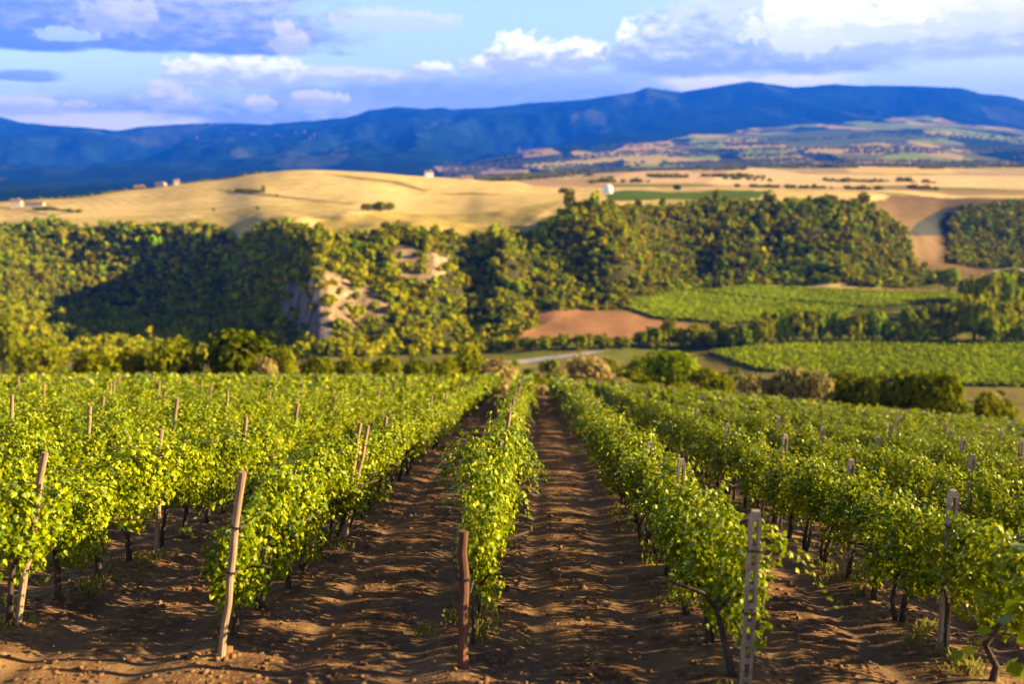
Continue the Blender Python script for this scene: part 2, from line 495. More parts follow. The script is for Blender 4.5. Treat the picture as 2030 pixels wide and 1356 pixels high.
def leaf_mat(name, c1, c2, c3, trans=0.35, tcol=(0.30, 0.34, 0.01), spec=0.3, rough=0.45, scale=1.5, tint=False):
    """leaves: colour wanders between three greens, some light comes through"""
    def b(t, node, put, math_, vmath, mix, noise, ramp):
        tc = node('ShaderNodeTexCoord')
        oi = node('ShaderNodeObjectInfo')
        geo = node('ShaderNodeNewGeometry')
        n1 = noise(geo.outputs['Position'], scale, 3)
        base = mix(ramp(n1, 0.32, 0.68), c1, c2)
        base = mix(math_('MULTIPLY', math_('POWER', geo.outputs['Random Per Island'], 1.8), 0.85), base, c3)
        base = mix(math_('MULTIPLY', oi.outputs['Random'], 0.35), base, c1)
        if tint:
            at_ = node('ShaderNodeAttribute', attribute_name='tint')
            base = mix(1.0, base, at_.outputs['Color'], 'MULTIPLY')
        p = node('ShaderNodeBsdfPrincipled')
        put(p.inputs['Base Color'], base)
        p.inputs['Roughness'].default_value = rough
        p.inputs['Specular IOR Level'].default_value = spec
        tr = node('ShaderNodeBsdfTranslucent')
        put(tr.inputs[0], mix(0.6, base, tcol))
        ms = node('ShaderNodeMixShader')
        ms.inputs[0].default_value = trans
        t.links.new(p.outputs[0], ms.inputs[1]); t.links.new(tr.outputs[0], ms.inputs[2])
        return ms.outputs[0]
    return material(name, b)


def plain_mat(name, c1, c2, scale=8.0, rough=0.9, bump=0.3, bscale=30.0, stretch=(1, 1, 1), spec=0.2):
    def b(t, node, put, math_, vmath, mix, noise, ramp):
        tc = node('ShaderNodeTexCoord')
        mp = node('ShaderNodeMapping')
        put(mp.inputs[0], tc.outputs['Object']); mp.inputs['Scale'].default_value = stretch
        base = mix(ramp(noise(mp.outputs[0], scale, 5), 0.3, 0.7), c1, c2)
        p = node('ShaderNodeBsdfPrincipled')
        put(p.inputs['Base Color'], base)
        p.inputs['Roughness'].default_value = rough
        p.inputs['Specular IOR Level'].default_value = spec
        bp = node('ShaderNodeBump')
        bp.inputs['Strength'].default_value = bump
        bp.inputs['Distance'].default_value = 0.02
        put(bp.inputs['Height'], noise(mp.outputs[0], bscale, 4))
        put(p.inputs['Normal'], bp.outputs[0])
        return p.outputs[0]
    return material(name, b)


def terrain_mat(name):
    def b(t, node, put, math_, vmath, mix, noise, ramp):
        at_ = node('ShaderNodeAttribute', attribute_name='tint')
        geo = node('ShaderNodeNewGeometry')
        pos = geo.outputs['Position']
        mp = node('ShaderNodeMapping')
        put(mp.inputs[0], pos); mp.inputs['Scale'].default_value = (1, 0.5, 1)
        f = math_('ADD', math_('MULTIPLY', noise(mp.outputs[0], 0.09, 5, 0.6), 0.9), math_('MULTIPLY', noise(pos, 0.6, 4, 0.6), 0.55))
        f = ramp(f, 0.42, 1.02, 0.72, 1.28, False)
        cb = node('ShaderNodeCombineXYZ')
        for i in range(3): put(cb.inputs[i], f)
        base = mix(1.0, at_.outputs['Color'], cb.outputs[0], 'MULTIPLY')
        p = node('ShaderNodeBsdfPrincipled')
        put(p.inputs['Base Color'], base)
        p.inputs['Roughness'].default_value = 1.0
        p.inputs['Specular IOR Level'].default_value = 0.0
        bp = node('ShaderNodeBump')
        bp.inputs['Strength'].default_value = 0.6
        bp.inputs['Distance'].default_value = 0.5
        put(bp.inputs['Height'], noise(pos, 0.5, 5, 0.65))
        put(p.inputs['Normal'], bp.outputs[0])
        return p.outputs[0]
    return material(name, b)


M_TERR = terrain_mat('valley ground')
M_VINE = leaf_mat('vine leaf', (0.046, 0.098, 0.0003), (0.170, 0.232, 0.0003), (0.54, 0.51, 0.001), 0.22, (0.42, 0.46, 0.0005), 0.16, 0.35, 1.3)
M_BARK = plain_mat('vine bark', (0.035, 0.022, 0.015), (0.11, 0.075, 0.05), 20, 0.95, 0.6, 60, (1, 1, 0.25))
M_TREE = leaf_mat('tree leaf', (0.11, 0.150, 0.0003), (0.40, 0.365, 0.0003), (0.54, 0.45, 0.001), 0.18, (0.24, 0.2, 0.002), 0.0, 0.8, 0.09, True)
M_TBARK = plain_mat('tree bark', (0.05, 0.035, 0.025), (0.12, 0.09, 0.07), 6, 0.95, 0.5, 20, (1, 1, 0.3))
M_WOOD = plain_mat('weathered wood', (0.22, 0.13, 0.075), (0.46, 0.32, 0.20), 9, 0.85, 0.5, 60, (1, 1, 0.08))
M_DARKWOOD = plain_mat('brown wood', (0.06, 0.026, 0.016), (0.22, 0.095, 0.055), 9, 0.8, 0.5, 60, (1, 1, 0.08))
M_CONC = plain_mat('concrete', (0.24, 0.165, 0.105), (0.42, 0.30, 0.20), 14, 0.9, 0.3, 90)
M_WIRE = plain_mat('wire', (0.20, 0.17, 0.14), (0.32, 0.28, 0.24), 14, 0.5, 0.1, 90)
M_PLASTER = plain_mat('plaster', (0.50, 0.38, 0.30), (0.62, 0.50, 0.40), 0.8, 0.9, 0.1, 5)
M_OLDWALL = plain_mat('old wall', (0.20, 0.125, 0.09), (0.28, 0.18, 0.13), 0.3, 0.9, 0.1, 5)
M_WHITE = plain_mat('white paint', (0.72, 0.70, 0.66), (0.80, 0.79, 0.76), 0.8, 0.6, 0.05, 5)
M_ROOF = plain_mat('roof tiles', (0.20, 0.115, 0.075), (0.28, 0.17, 0.11), 1.5, 0.9, 0.3, 8)
M_GLASS = plain_mat('dark pane', (0.02, 0.025, 0.03), (0.04, 0.045, 0.05), 2, 0.2, 0.0, 5, (1, 1, 1), 0.5)
M_STRAW = leaf_mat('dry grass', (0.30, 0.20, 0.07), (0.42, 0.29, 0.10), (0.50, 0.36, 0.16), 0.3, (0.5, 0.36, 0.12), 0.2, 0.6, 0.8)
M_LITTER = leaf_mat('dead leaf', (0.14, 0.08, 0.03), (0.24, 0.15, 0.06), (0.32, 0.22, 0.09), 0.1, (0.3, 0.2, 0.06), 0.1, 0.7, 0.8)
M_WEED = leaf_mat('weeds', (0.10, 0.12, 0.012), (0.20, 0.18, 0.02), (0.30, 0.23, 0.05), 0.35, (0.36, 0.32, 0.03), 0.2, 0.6, 0.8)
M_CROP = leaf_mat('crop leaf', (0.13, 0.18, 0.0005), (0.20, 0.26, 0.0005), (0.30, 0.32, 0.001), 0.15, (0.3, 0.35, 0.002), 0.0, 0.6, 0.3, True)


def soil_mat():
    def b(t, node, put, math_, vmath, mix, noise, ramp):
        at_ = node('ShaderNodeAttribute', attribute_name='tint')
        sp = node('ShaderNodeSeparateColor')
        put(sp.inputs[0], at_.outputs['Color'])
        rut, weed = sp.outputs[0], sp.outputs[1]
        geo = node('ShaderNodeNewGeometry')
        pos = geo.outputs['Position']
        n1 = noise(pos, 1.1, 6, 0.62)
        n2 = noise(pos, 9.0, 5, 0.65)
        n3 = noise(pos, 32.0, 4, 0.6)
        base = mix(ramp(n1, 0.3, 0.7), (0.090, 0.044, 0.023), (0.27, 0.142, 0.060))
        base = mix(math_('MULTIPLY', ramp(n2, 0.48, 0.75), 0.7), base, (0.50, 0.30, 0.115))
        base = mix(math_('MULTIPLY', rut, 0.85), base, (0.17, 0.100, 0.055))
        straw = math_('MULTIPLY', ramp(n2, 0.40, 0.62), weed)
        base = mix(straw, base, (0.34, 0.25, 0.07))
        p = node('ShaderNodeBsdfPrincipled')
        put(p.inputs['Base Color'], base)
        p.inputs['Roughness'].default_value = 0.95
        p.inputs['Specular IOR Level'].default_value = 0.1
        hgt = math_('ADD', math_('MULTIPLY', n2, 0.026), math_('MULTIPLY', n3, 0.018))
        hgt = math_('MULTIPLY', hgt, math_('SUBTRACT', 1.0, math_('MULTIPLY', rut, 0.7)))
        bp = node('ShaderNodeBump')
        bp.inputs['Strength'].default_value = 1.0
        bp.inputs['Distance'].default_value = 1.0
        put(bp.inputs['Height'], hgt)
        put(p.inputs['Normal'], bp.outputs[0])
        return p.outputs[0]
    return material('ploughed soil', b)


M_SOIL = soil_mat()

# ------------------------------------------------------------------ land cover of the valley
C_SCRUB = (0.20, 0.155, 0.045)
C_WOOD = (0.055, 0.050, 0.018)
C_CLIFF = (0.36, 0.245, 0.14)
C_WHEAT = (0.60, 0.42, 0.165)
C_PLOUGH = (0.33, 0.165, 0.075)
C_GREEN = (0.075, 0.115, 0.008)
C_FOREST = (0.009, 0.026, 0.016)  # mountain forest, darkened to carry the cloud shadow lying over it
C_OLIVE = (0.24, 0.28, 0.001)

FIELD_A = [(1225, 605), (1265, 590), (1400, 563), (1560, 572), (1900, 583), (1900, 600), (1660, 632), (1440, 643), (1300, 632)]
FIELD_B = [(1405, 702), (1480, 690), (1640, 677), (2200, 680), (2200, 772), (1930, 766), (1700, 752), (1500, 735)]
BROWN = [(1030, 614), (1150, 614), (1240, 618), (1310, 634), (1400, 648), (1340, 668), (1150, 674), (1020, 672), (1010, 665), (1070, 640)]
SCREES = [[(770, 492), (800, 484), (835, 500), (895, 512), (895, 545), (840, 562), (785, 548), (762, 520)],
          [(628, 525), (680, 545), (730, 562), (765, 600), (755, 635), (705, 655), (660, 645), (630, 605), (610, 565)],
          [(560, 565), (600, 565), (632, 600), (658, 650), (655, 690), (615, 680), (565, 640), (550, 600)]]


def woods_mask(x, y):
    px = 1015 + FPX * x / y
    d0 = np.interp(px, W_PX, W_D0); d1 = np.interp(px, W_PX, W_D1)
    j = 12 * fbm(x / 30, y / 30, 2, 5)
    a = (y > d0 + j * 0.4) & (y < d1 + j) & (px < 1905)
    b = (px > 1880) & (y > 640 + j) & (y < 835 + j) & (px > 1800 + (y - 660) * 0.60)
    return a | b


def land_cover(x, y, z):
    px, py = project(x, y, z)
    n = len(x)
    c = np.empty((n, 3)); c[:] = C_SCRUB
    g = fbm(x / 22, y / 22, 3, 4)
    c = np.where((g > 0.05)[:, None], np.array((0.12, 0.125, 0.025)), c)
    floor = (y > 300) & (y < 640)
    c[floor & (g < 0.05)] = (0.16, 0.13, 0.035)
    hi = (y > 430) & ~((y < 700) & (px > 1700)) & (y < 2300)
    c[hi] = C_WHEAT
    v = fbm(x / 160, y / 300, 3, 6) + 0.35 * fbm(x / 70 + y / 90, y / 9, 3, 1)
    m = hi & (v > 0.12); c[m] = (0.53, 0.37, 0.13)
    m = hi & (v < -0.25); c[m] = (0.46, 0.33, 0.11)
    low = hi & inside(px, py + 8 * fbm(x / 60, y / 60, 2, 7), [(610, 470), (640, 428), (760, 418), (900, 424), (1010, 418), (1120, 396), (1000, 470)]); c[low] = (0.40, 0.285, 0.075)
    for p in ([(640, 343), (700, 349), (790, 358), (850, 378), (838, 379), (770, 362), (690, 353)], [(430, 374), (520, 383), (600, 392), (700, 404), (700, 406), (600, 396), (515, 387), (430, 377)],
              [(850, 384), (940, 381), (1010, 387), (940, 385)], [(40, 418), (110, 424), (150, 419), (100, 428)]):
        c[hi & inside(px, py, p) & (y > 620)] = (0.22, 0.155, 0.05)
    jb = 26 * fbm(x / 40, y / 40, 3, 3)
    m = hi & (px > 1125) & (y > 1000); c[m] = (0.50, 0.335, 0.165)
    m = hi & (px > 1130) & (vn(x / 150, y / 55, 3) > 0.66) & (y > 900); c[m] = (0.20, 0.185, 0.045)
    m = hi & (px > 1130) & (vn(x / 170 + 7, y / 60, 4) > 0.74) & (y > 900); c[m] = (0.34, 0.19, 0.10)
    # right hand brown slope and the one beside it, its shade painted in dark grey
    jb = 26 * fbm(x / 40, y / 40, 3, 3)
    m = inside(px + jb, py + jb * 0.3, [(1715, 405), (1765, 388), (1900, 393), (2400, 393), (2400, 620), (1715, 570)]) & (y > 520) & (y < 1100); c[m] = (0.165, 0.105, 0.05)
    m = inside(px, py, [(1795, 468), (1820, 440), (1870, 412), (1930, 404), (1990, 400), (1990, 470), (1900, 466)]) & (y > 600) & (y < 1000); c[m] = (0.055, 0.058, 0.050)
    # green strip on the plateau behind the knoll
    m = inside(px + jb * 0.6, py + jb * 0.12, [(1195, 380), (1235, 375), (1330, 381), (1420, 376), (1535, 378), (1500, 392), (1300, 396), (1205, 398)]) & (y > 520) & (y < 1250); c[m] = (0.085, 0.125, 0.012)
    m = inside(px, py, [(1060, 352), (1200, 360), (1200, 376), (1100, 380), (1000, 352)]) & (y > 1020) & (y < 1700); c[m] = (0.36, 0.23, 0.12)
    c[hi] *= (1 + 0.07 * np.sin((x[hi] * 0.8 + y[hi] * 0.5 + 14 * fbm(x[hi] / 120, y[hi] / 120, 2, 2)) * 0.75))[:, None]
    w = woods_mask(x, y); c[w] = C_WOOD
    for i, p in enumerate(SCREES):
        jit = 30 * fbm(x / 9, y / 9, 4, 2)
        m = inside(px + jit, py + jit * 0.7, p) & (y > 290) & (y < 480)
        base = np.array(C_CLIFF if i < 2 else (0.13, 0.108, 0.10))  # third patch: grey rock, darkened further to hold the shade on that face
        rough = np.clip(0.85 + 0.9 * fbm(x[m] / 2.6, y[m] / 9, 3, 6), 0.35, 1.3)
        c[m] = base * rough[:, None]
    m = inside(px, py, BROWN) & (y > 330) & (y < 440); c[m] = C_PLOUGH
    m = (inside(px, py, FIELD_A) | inside(px, py, FIELD_B)) & (y > 200) & (y < 520); c[m] = (0.07, 0.075, 0.015)
    m = inside(px, py, [(1500, 568), (1700, 570), (1905, 576), (1905, 584), (1640, 581)]) & (y > 430) & (y < 530); c[m] = (0.42, 0.22, 0.11)
    # the hills beyond: a patchwork of fields and woods, all woods higher up and to the west
    far = y >= 2300
    y0 = y
    x, y = x * unspread(y) / y, unspread(y)
    cx, cy = x / 105, y / 200
    cell = np.floor(cx + 1.6 * fbm(cx * 0.5, cy * 0.5, 3, 1)) * 57 + np.floor(cy + 1.6 * fbm(cx * 0.6 + 8, cy * 0.6, 3, 3)) * 131
    h = np.abs(np.sin(cell * 12.9898) * 43758.5453) % 1.0
    f = np.empty((n, 3)); f[:] = C_FOREST
    f[h > np.where(px > 1250, 0.22, 0.46)] = C_OLIVE
    f[h > np.where(px > 1250, 0.60, 0.66)] = (0.52, 0.37, 0.03)
    f[h > 0.86] = (0.16, 0.15, 0.035)
    wood = fbm(x / 130, y / 170, 4, 2)
    f[wood > np.where(px > 1250, 0.26, 0.10)] = (0.030, 0.058, 0.024)
    lim = np.interp(px, [0, 900, 1000, 1150, 1300, 1420, 1560, 1700, 1900, 2100], [1800, 1900, 2500, 2950, 3150, 3350, 3650, 3950, 3950, 3500])
    j = 350 * fbm(x / 220, y / 300, 3, 4)
    top = y > lim + j
    f[top] = C_FOREST
    vv = fbm(x / 90, y / 140, 3, 6)
    f[top & (vv > 0.16)] = (0.016, 0.038, 0.018)
    light = top & (fbm(x / 300 + 2, y / 420, 3, 0) > 0.24); f[light] = (0.045, 0.060, 0.030)
    for poly, col in (([(1215, 300), (1240, 287), (1330, 278), (1338, 290), (1260, 305)], (0.50, 0.31, 0.06)),
                      ([(1025, 297), (1090, 293), (1115, 304), (1040, 312)], (0.48, 0.30, 0.06)),
                      ([(1665, 330), (1720, 316), (1860, 322), (1900, 342), (1780, 345), (1690, 342)], (0.60, 0.40, 0.12)),
                      ([(1770, 290), (1820, 288), (1910, 308), (1910, 318), (1840, 308)], (0.48, 0.32, 0.06)),
                      ([(1160, 370), (1230, 345), (1330, 330), (1390, 345), (1370, 365)], (0.56, 0.36, 0.18)),
                      ([(1390, 368), (1440, 340), (1500, 330), (1600, 345), (2100, 350), (2100, 372)], (0.62, 0.42, 0.19)),
                      ([(1500, 270), (1650, 255), (1760, 262), (1900, 270), (1700, 285), (1560, 285)], (0.11, 0.14, 0.02)),
                      ([(860, 330), (960, 328), (1040, 340), (980, 346), (870, 340)], (0.42, 0.26, 0.14))):
        m = inside(px, py, poly) & (y > 1100) & (y < 4300)
        f[m] = col
        c[m & ~far] = col
    c[far] = f[far]
    return c


def build_terrain():
    s = np.linspace((-230 - 1015) / FPX, (2260 - 1015) / FPX, 830)
    d = np.concatenate([np.linspace(70, 110, 20)[:-1], np.exp(np.linspace(math.log(110), math.log(1300), 470)), np.exp(np.linspace(math.log(1310), math.log(16500), 270))])
    S, D = np.meshgrid(s, d)
    x = (S * D).ravel(); y = D.ravel()
    z = H(x, y)
    z = z - 0.6 * np.clip((100 - y) / 8, 0, 1)
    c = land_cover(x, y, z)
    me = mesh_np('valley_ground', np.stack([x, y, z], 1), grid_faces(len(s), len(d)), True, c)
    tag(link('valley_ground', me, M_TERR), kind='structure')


build_terrain()

# the soil of the vineyard
ROW0, ROWD, ROWT = -0.62, 2.42, 0.0206


def row_x(k, y):
    return ROW0 + ROWD * k + ROWT * y


def soil_relief(x, y):
    u = (x - ROWT * y - ROW0) / ROWD
    fr = (u - np.floor(u))                       # 0 and 1 under the vines
    lane = np.floor(u)
    berm = np.exp(-(np.minimum(fr, 1 - fr) / 0.13) ** 2)
    wob = 0.03 * np.sin(y * 0.35 + lane * 2)
    rut = np.exp(-((fr - 0.29 - wob) / 0.065) ** 2) + np.exp(-((fr - 0.74 - wob) / 0.085) ** 2)
    return berm, np.clip(rut, 0, 1)


def build_soil():
    def axis(a, b, f0, f1, fine, grow):
        v = list(np.arange(f0, f1, fine))
        st = fine; q = v[-1]
        while q < b:
            st *= grow; q += st; v.append(q)
        st = fine; q = v[0]; w = []
        while q > a:
            st *= grow; q -= st; w.append(q)
        return np.array(w[::-1] + v)
    xs = axis(-75, 75, -8, 9, 0.075, 1.03)
    ys = axis(-40, 98, 6.5, 26, 0.085, 1.02)
    X, Y = np.meshgrid(xs, ys)
    x, y = X.ravel(), Y.ravel()
    berm, rut = soil_relief(x, y)
    z = near_z(x, y) + 0.05 * berm - 0.045 * rut
    z = z + (1 - 0.75 * rut) * (0.022 * fbm(x / 0.23, y / 0.23, 3, 1) + 0.03 * fbm(x / 1.3, y / 2.5, 2, 2))
    z = z - 0.5 * np.clip((y - 92) / 6, 0, 1)
    # the track across the row ends
    tr = np.exp(-((y - np.interp(x, [-60, 0, 20, 60], [88, 81, 79, 68])) / 2.0) ** 2)
    weed = berm * np.clip(0.45 + 1.2 * fbm(x / 2.5, y / 2.5, 2, 3), 0, 1) * np.clip(0.35 + 0.2 * x, 0.25, 1)
    weed = np.maximum(weed, np.clip((y - np.interp(x, [-60, 0, 20, 60], [84, 82, 78, 66])) / 4, 0, 1))
    c = np.stack([np.maximum(rut * 0.9, tr), weed * (1 - tr), np.zeros_like(x)], 1)
    me = mesh_np('vineyard_soil', np.stack([x, y, z], 1), grid_faces(len(xs), len(ys)), True, c)
    tag(link('vineyard_soil', me, M_SOIL), kind='structure')


build_soil()


def soil_z(x, y):
    berm, rut = soil_relief(np.asarray(x, float), np.asarray(y, float))
    return float(near_z(x, y) + 0.05 * berm - 0.045 * rut)


# ------------------------------------------------------------------ leaves and crowns as arrays
LEAF = np.array([(0, 0, 0), (0.28, -0.16, -0.10), (0.52, 0.18, -0.16), (0.34, 0.50, -0.10), (0.10, 1.0, -0.12),
                 (-0.22, 0.62, -0.10), (-0.50, 0.34, -0.16), (-0.36, -0.12, -0.10), (0, 0.42, 0.06)])
LEAF_F = np.array([(8, 0, 1), (8, 1, 2), (8, 2, 3), (8, 3, 4), (8, 4, 5), (8, 5, 6), (8, 6, 7), (8, 7, 0)])
QUAD = np.array([(-0.5, 0, 0), (0.5, 0.05, 0), (0.42, 1, -0.12), (-0.42, 0.95, -0.18)])
QUAD_F = np.array([(0, 1, 2, 3)])


def scatter(P, N, T, size, shape, faces):
    """place one shape at every point: N is its normal, T the way its tip points"""
    N = N / (np.linalg.norm(N, axis=1, keepdims=True) + 1e-9)
    T = T - N * (T * N).sum(1, keepdims=True)
    T = T / (np.linalg.norm(T, axis=1, keepdims=True) + 1e-9)
    B = np.cross(T, N)
    V = P[:, None] + size[:, None, None] * (shape[None, :, :1] * B[:, None] + shape[None, :, 1:2] * T[:, None] + shape[None, :, 2:] * N[:, None])
    F = faces[None] + (np.arange(len(P)) * len(shape))[:, None, None]
    return V.reshape(-1, 3), F.reshape(-1, faces.shape[1])


def unit(n, g):
    v = g.normal(size=(n, 3))
    return v / np.linalg.norm(v, axis=1, keepdims=True)


def vine_points(n, seed, L=0.98, shoots=7):
    g = np.random.default_rng(seed)
    # lumps along the wires
    m = 19
    cy = g.uniform(-L / 2, L / 2, m)
    cz = 1.04 + g.uniform(-0.46, 0.38, m)
    cx = g.normal(0, 0.11, m)
    k = g.integers(0, m, n)
    d = unit(n, g)
    rr = g.random(n) ** 0.25
    P = np.stack([cx[k] + d[:, 0] * rr * 0.20, cy[k] + d[:, 1] * rr * 0.21, cz[k] + d[:, 2] * rr * 0.25], 1)
    N = np.stack([d[:, 0] * 1.1, d[:, 1] * 0.5, d[:, 2] * 0.6 + 0.30], 1) + g.normal(0, 0.62, (n, 3))
    T = np.stack([d[:, 0] * 0.5, g.normal(0, 0.5, n), -0.9 + g.normal(0, 0.35, n)], 1)
    for s in range(shoots):
        q = g.integers(9, 15)
        t = np.linspace(0.1, 1, q)
        side = g.choice([-1, 1])
        up = g.random() < 0.6
        ln = g.uniform(0.35, 0.75)
        x = side * (0.12 + ln * t * (0.45 if up else 0.95))
        z = (1.35 + ln * 0.95 * t - 0.22 * t * t) if up else (1.40 + 0.25 * t - 0.75 * t * t * ln * 1.6)
        y = g.uniform(-L / 2, L / 2) + g.normal(0, 0.2) * t
        P = np.concatenate([P, np.stack([x, y + np.zeros(q), z], 1) + g.normal(0, 0.035, (q, 3))])
        N = np.concatenate([N, np.stack([np.full(q, side * 0.5), np.zeros(q), np.full(q, 0.7)], 1) + g.normal(0, 0.45, (q, 3))])
        T = np.concatenate([T, np.stack([g.normal(0, 0.6, q), g.normal(0, 0.6, q), np.full(q, -0.6)], 1)])
    return P, N, T, g


def vine_mesh(seed, n=1750, size=0.060):
    P, N, T, g = vine_points(n, seed)
    V, F = scatter(P, N, T, g.uniform(0.7, 1.25, len(P)) * size, LEAF, LEAF_F)
    me = mesh_np('foliage', V, F)
    me.materials.append(M_VINE)
    return me


def vine_trunk(seed):
    g = np.random.default_rng(seed + 900)
    b = MB()
    a = g.normal(0, 0.06, 8)
    lean = g.normal(0, 0.10)
    b.tube([(0, 0, -0.12), (a[0] * 0.5, lean * 0.3, 0.18), (a[1], lean * 0.7, 0.42), (a[2] * 0.6, lean, 0.66), (a[3] * 0.4, lean, 0.80)], [0.045, 0.036, 0.032, 0.030, 0.026], 7)
    for sgn in (-1, 1):
        b.tube([(a[2] * 0.6, lean, 0.66), (a[4] * 0.4, lean + sgn * 0.16, 0.84), (a[5] * 0.4, lean + sgn * 0.5, 0.92)], [0.024, 0.019, 0.012], 5)
    if g.random() < 0.45:
        b.tube([(0.03, 0.05, -0.1), (a[6], 0.12, 0.3), (a[7] * 0.7, lean + 0.1, 0.70)], [0.030, 0.024, 0.018], 6)
    me = b.mesh('trunk', True)
    me.materials.append(M_BARK)
    return me


def crown_arrays(seed, faces, flat=0.8, leaf=0.26, lumps=9):
    """a crown of radius about 1 standing on z = 0: leaf clumps on several lobes"""
    g = np.random.default_rng(seed)
    d = unit(lumps, g)
    d[:, 2] = np.abs(d[:, 2]) * 0.9 - 0.15
    C = d * g.uniform(0.40, 0.72, (lumps, 1))
    C[0] = (0, 0, 0.1)
    r = g.uniform(0.30, 0.50, lumps); r[0] = 0.62
    w = r ** 2; w /= w.sum()
    k = g.choice(lumps, faces, p=w)
    q = unit(faces, g)
    P = C[k] + q * (r[k] * g.uniform(0.72, 1.06, faces))[:, None]
    N = q + g.normal(0, 0.42, (faces, 3)) + np.array((0, 0, 0.15))
    T = g.normal(0, 1, (faces, 3)) + np.array((0, 0, -0.3))
    P[:, 2] = (P[:, 2] + 0.75) * flat
    V, F = scatter(P, N, T, g.uniform(0.6, 1.3, faces) * leaf, QUAD, QUAD_F)
    tone = 0.75 + 0.5 * g.random(lumps)
    return V, F, np.repeat(tone[k], 4)


def tree_trunk_mesh(seed, h=1.0):
    g = np.random.default_rng(seed + 50)
    b = MB()
    b.tube([(0, 0, -0.25), (0.03, 0.02, 0.3 * h), (g.normal(0, 0.05), g.normal(0, 0.05), 0.8 * h)], [0.11, 0.085, 0.05], 7)
    for i in range(4):
        a = g.uniform(0, 6.28)
        b.tube([(0.02, 0.01, 0.35 * h + 0.06 * i), (0.25 * math.cos(a), 0.25 * math.sin(a), 0.65 * h), (0.5 * math.cos(a), 0.5 * math.sin(a), 0.95 * h)], [0.05, 0.035, 0.015], 5)
    me = b.mesh('trunk', True)
    me.materials.append(M_TBARK)
    return me


# ------------------------------------------------------------------ the vineyard: vines and posts
ROWS = range(-14, 15)
ORD = ['', 'first', 'second', 'third', 'fourth', 'fifth', 'sixth', 'seventh', 'eighth', 'ninth', 'tenth', 'eleventh', 'twelfth', 'thirteenth', 'fourteenth']
START = {0: 8.95, -1: 9.25, 1: 8.10}


def row_words(k):
    if k == 0: return 'the middle row'
    return 'the %s row %s of the middle row' % (ORD[abs(k)], 'right' if k > 0 else 'left')


def row_span(k):
    a = START.get(k, max(5.2, abs(row_x(k, 0)) / 0.56 - 2.5))
    b = 77.0 if k <= 0 else 77.0 - 0.9 * k
    return a, b


VINES = [vine_mesh(100 + i) for i in range(9)]
TRUNKS = [vine_trunk(100 + i) for i in range(7)]
spots = []
for k in ROWS:
    a, b = row_span(k)
    y = a + 0.35
    i = 1
    while y < b:
        x = row_x(k, y)
        spots.append((y, x, k, i))
        y += 1.03 + rng.normal(0, 0.04)
        i += 1


def shown(y, x, lo=1.7, m=190):
    px, py = project(x, y, float(near_z(x, y)) + lo)
    return -m < px < 2030 + m and py < 1400


vis = sorted(s for s in spots if shown(s[0], s[1]))
front = set(vis[:300])
extra = [s for s in spots if not shown(s[0], s[1]) and s[0] < 16 and abs(s[1]) < 16]   # just outside the frame: they throw shade into it


def lean_of(k):
    return R(7.0) if k < 0 else (R(4.5) if k == 0 else R(0.5))


for (y, x, k, i) in sorted(front):
    e = bpy.data.objects.new('grapevine', None)
    COL.objects.link(e)
    e.empty_display_size = 0.3
    e.location = (x + rng.normal(0, 0.03), y, soil_z(x, y) - 0.02)
    s = rng.uniform(0.93, 1.10)
    e.scale = (s * rng.uniform(0.9, 1.15) * (0.68 if k == 0 else 0.95), 1, s * (0.91 if k > 0 else 1))
    e.rotation_euler = (0, lean_of(k) + rng.normal(0, 0.03), -0.0206)
    if i <= 12 and k in (-2, -1, 0, 1, 2):
        where = 'grapevine, %s from the near end in %s' % (ORD[i], row_words(k))
        if i == 1: where = 'grapevine standing %s in %s' % ('right behind the end post' if k in START else 'at the near end', row_words(k))
    else:
        where = 'leafy green grapevine among others in %s' % row_words(k)
    tag(e, where, 'grapevine', 'grapevines of %s' % row_words(k))
    f = link('foliage', VINES[int(rng.integers(len(VINES)))], None, e)
    f.rotation_euler = (-R(9.5), 0, math.pi if rng.random() < 0.5 else 0)
    if f.rotation_euler[2] > 1: f.rotation_euler[0] = R(9.5)
    t = link('trunk', TRUNKS[int(rng.integers(len(TRUNKS)))], None, e)
    t.rotation_euler = (0, 0, rng.uniform(0, 6.28))


def cane_mesh(seed, side):
    g = np.random.default_rng(seed)
    PP, pts = [], []
    for s in range(1):
        t = np.linspace(0, 1, 18)
        ln = g.uniform(0.65, 1.0)
        x = side * ln * t; z = 1.45 + 0.30 * np.sin(t * 2.2) - 0.55 * t ** 2.4; y = g.uniform(-0.4, 0.4) + g.normal(0, 0.2) * t
        PP.append(np.stack([x, y + 0 * t, z], 1)); pts.append(PP[-1])
    P = np.concatenate(PP); P = np.repeat(P, 3, 0) + g.normal(0, 0.035, (len(P) * 3, 3))
    n = len(P)
    N = g.normal(0, 0.6, (n, 3)) + (side * 0.3, 0, 0.7)
    T = g.normal(0, 0.5, (n, 3)) + (side * 0.4, 0, -0.7)
    V, F = scatter(P, N, T, g.uniform(0.055, 0.09, n), LEAF, LEAF_F)
    st = MB(); st.tube(list(pts[0]), 0.005, 5, False)
    F = [F, np.array(st.f) + len(V)]; V = np.concatenate([V, np.array(st.v)])
    me = mesh_np('shoot', V, F)
    me.materials.append(M_VINE)
    return me


for e in [q for q in COL.objects if q.get('category') == 'grapevine' and q.get('group') == 'grapevines of the middle row' and 10.5 < q.location.y < 15.5]:
    for sd in (-1, 1):
        for q_ in range(3 if rng.random() < 0.6 else 0):
            link('shoot', cane_mesh(int(rng.integers(9999)), sd), None, e)


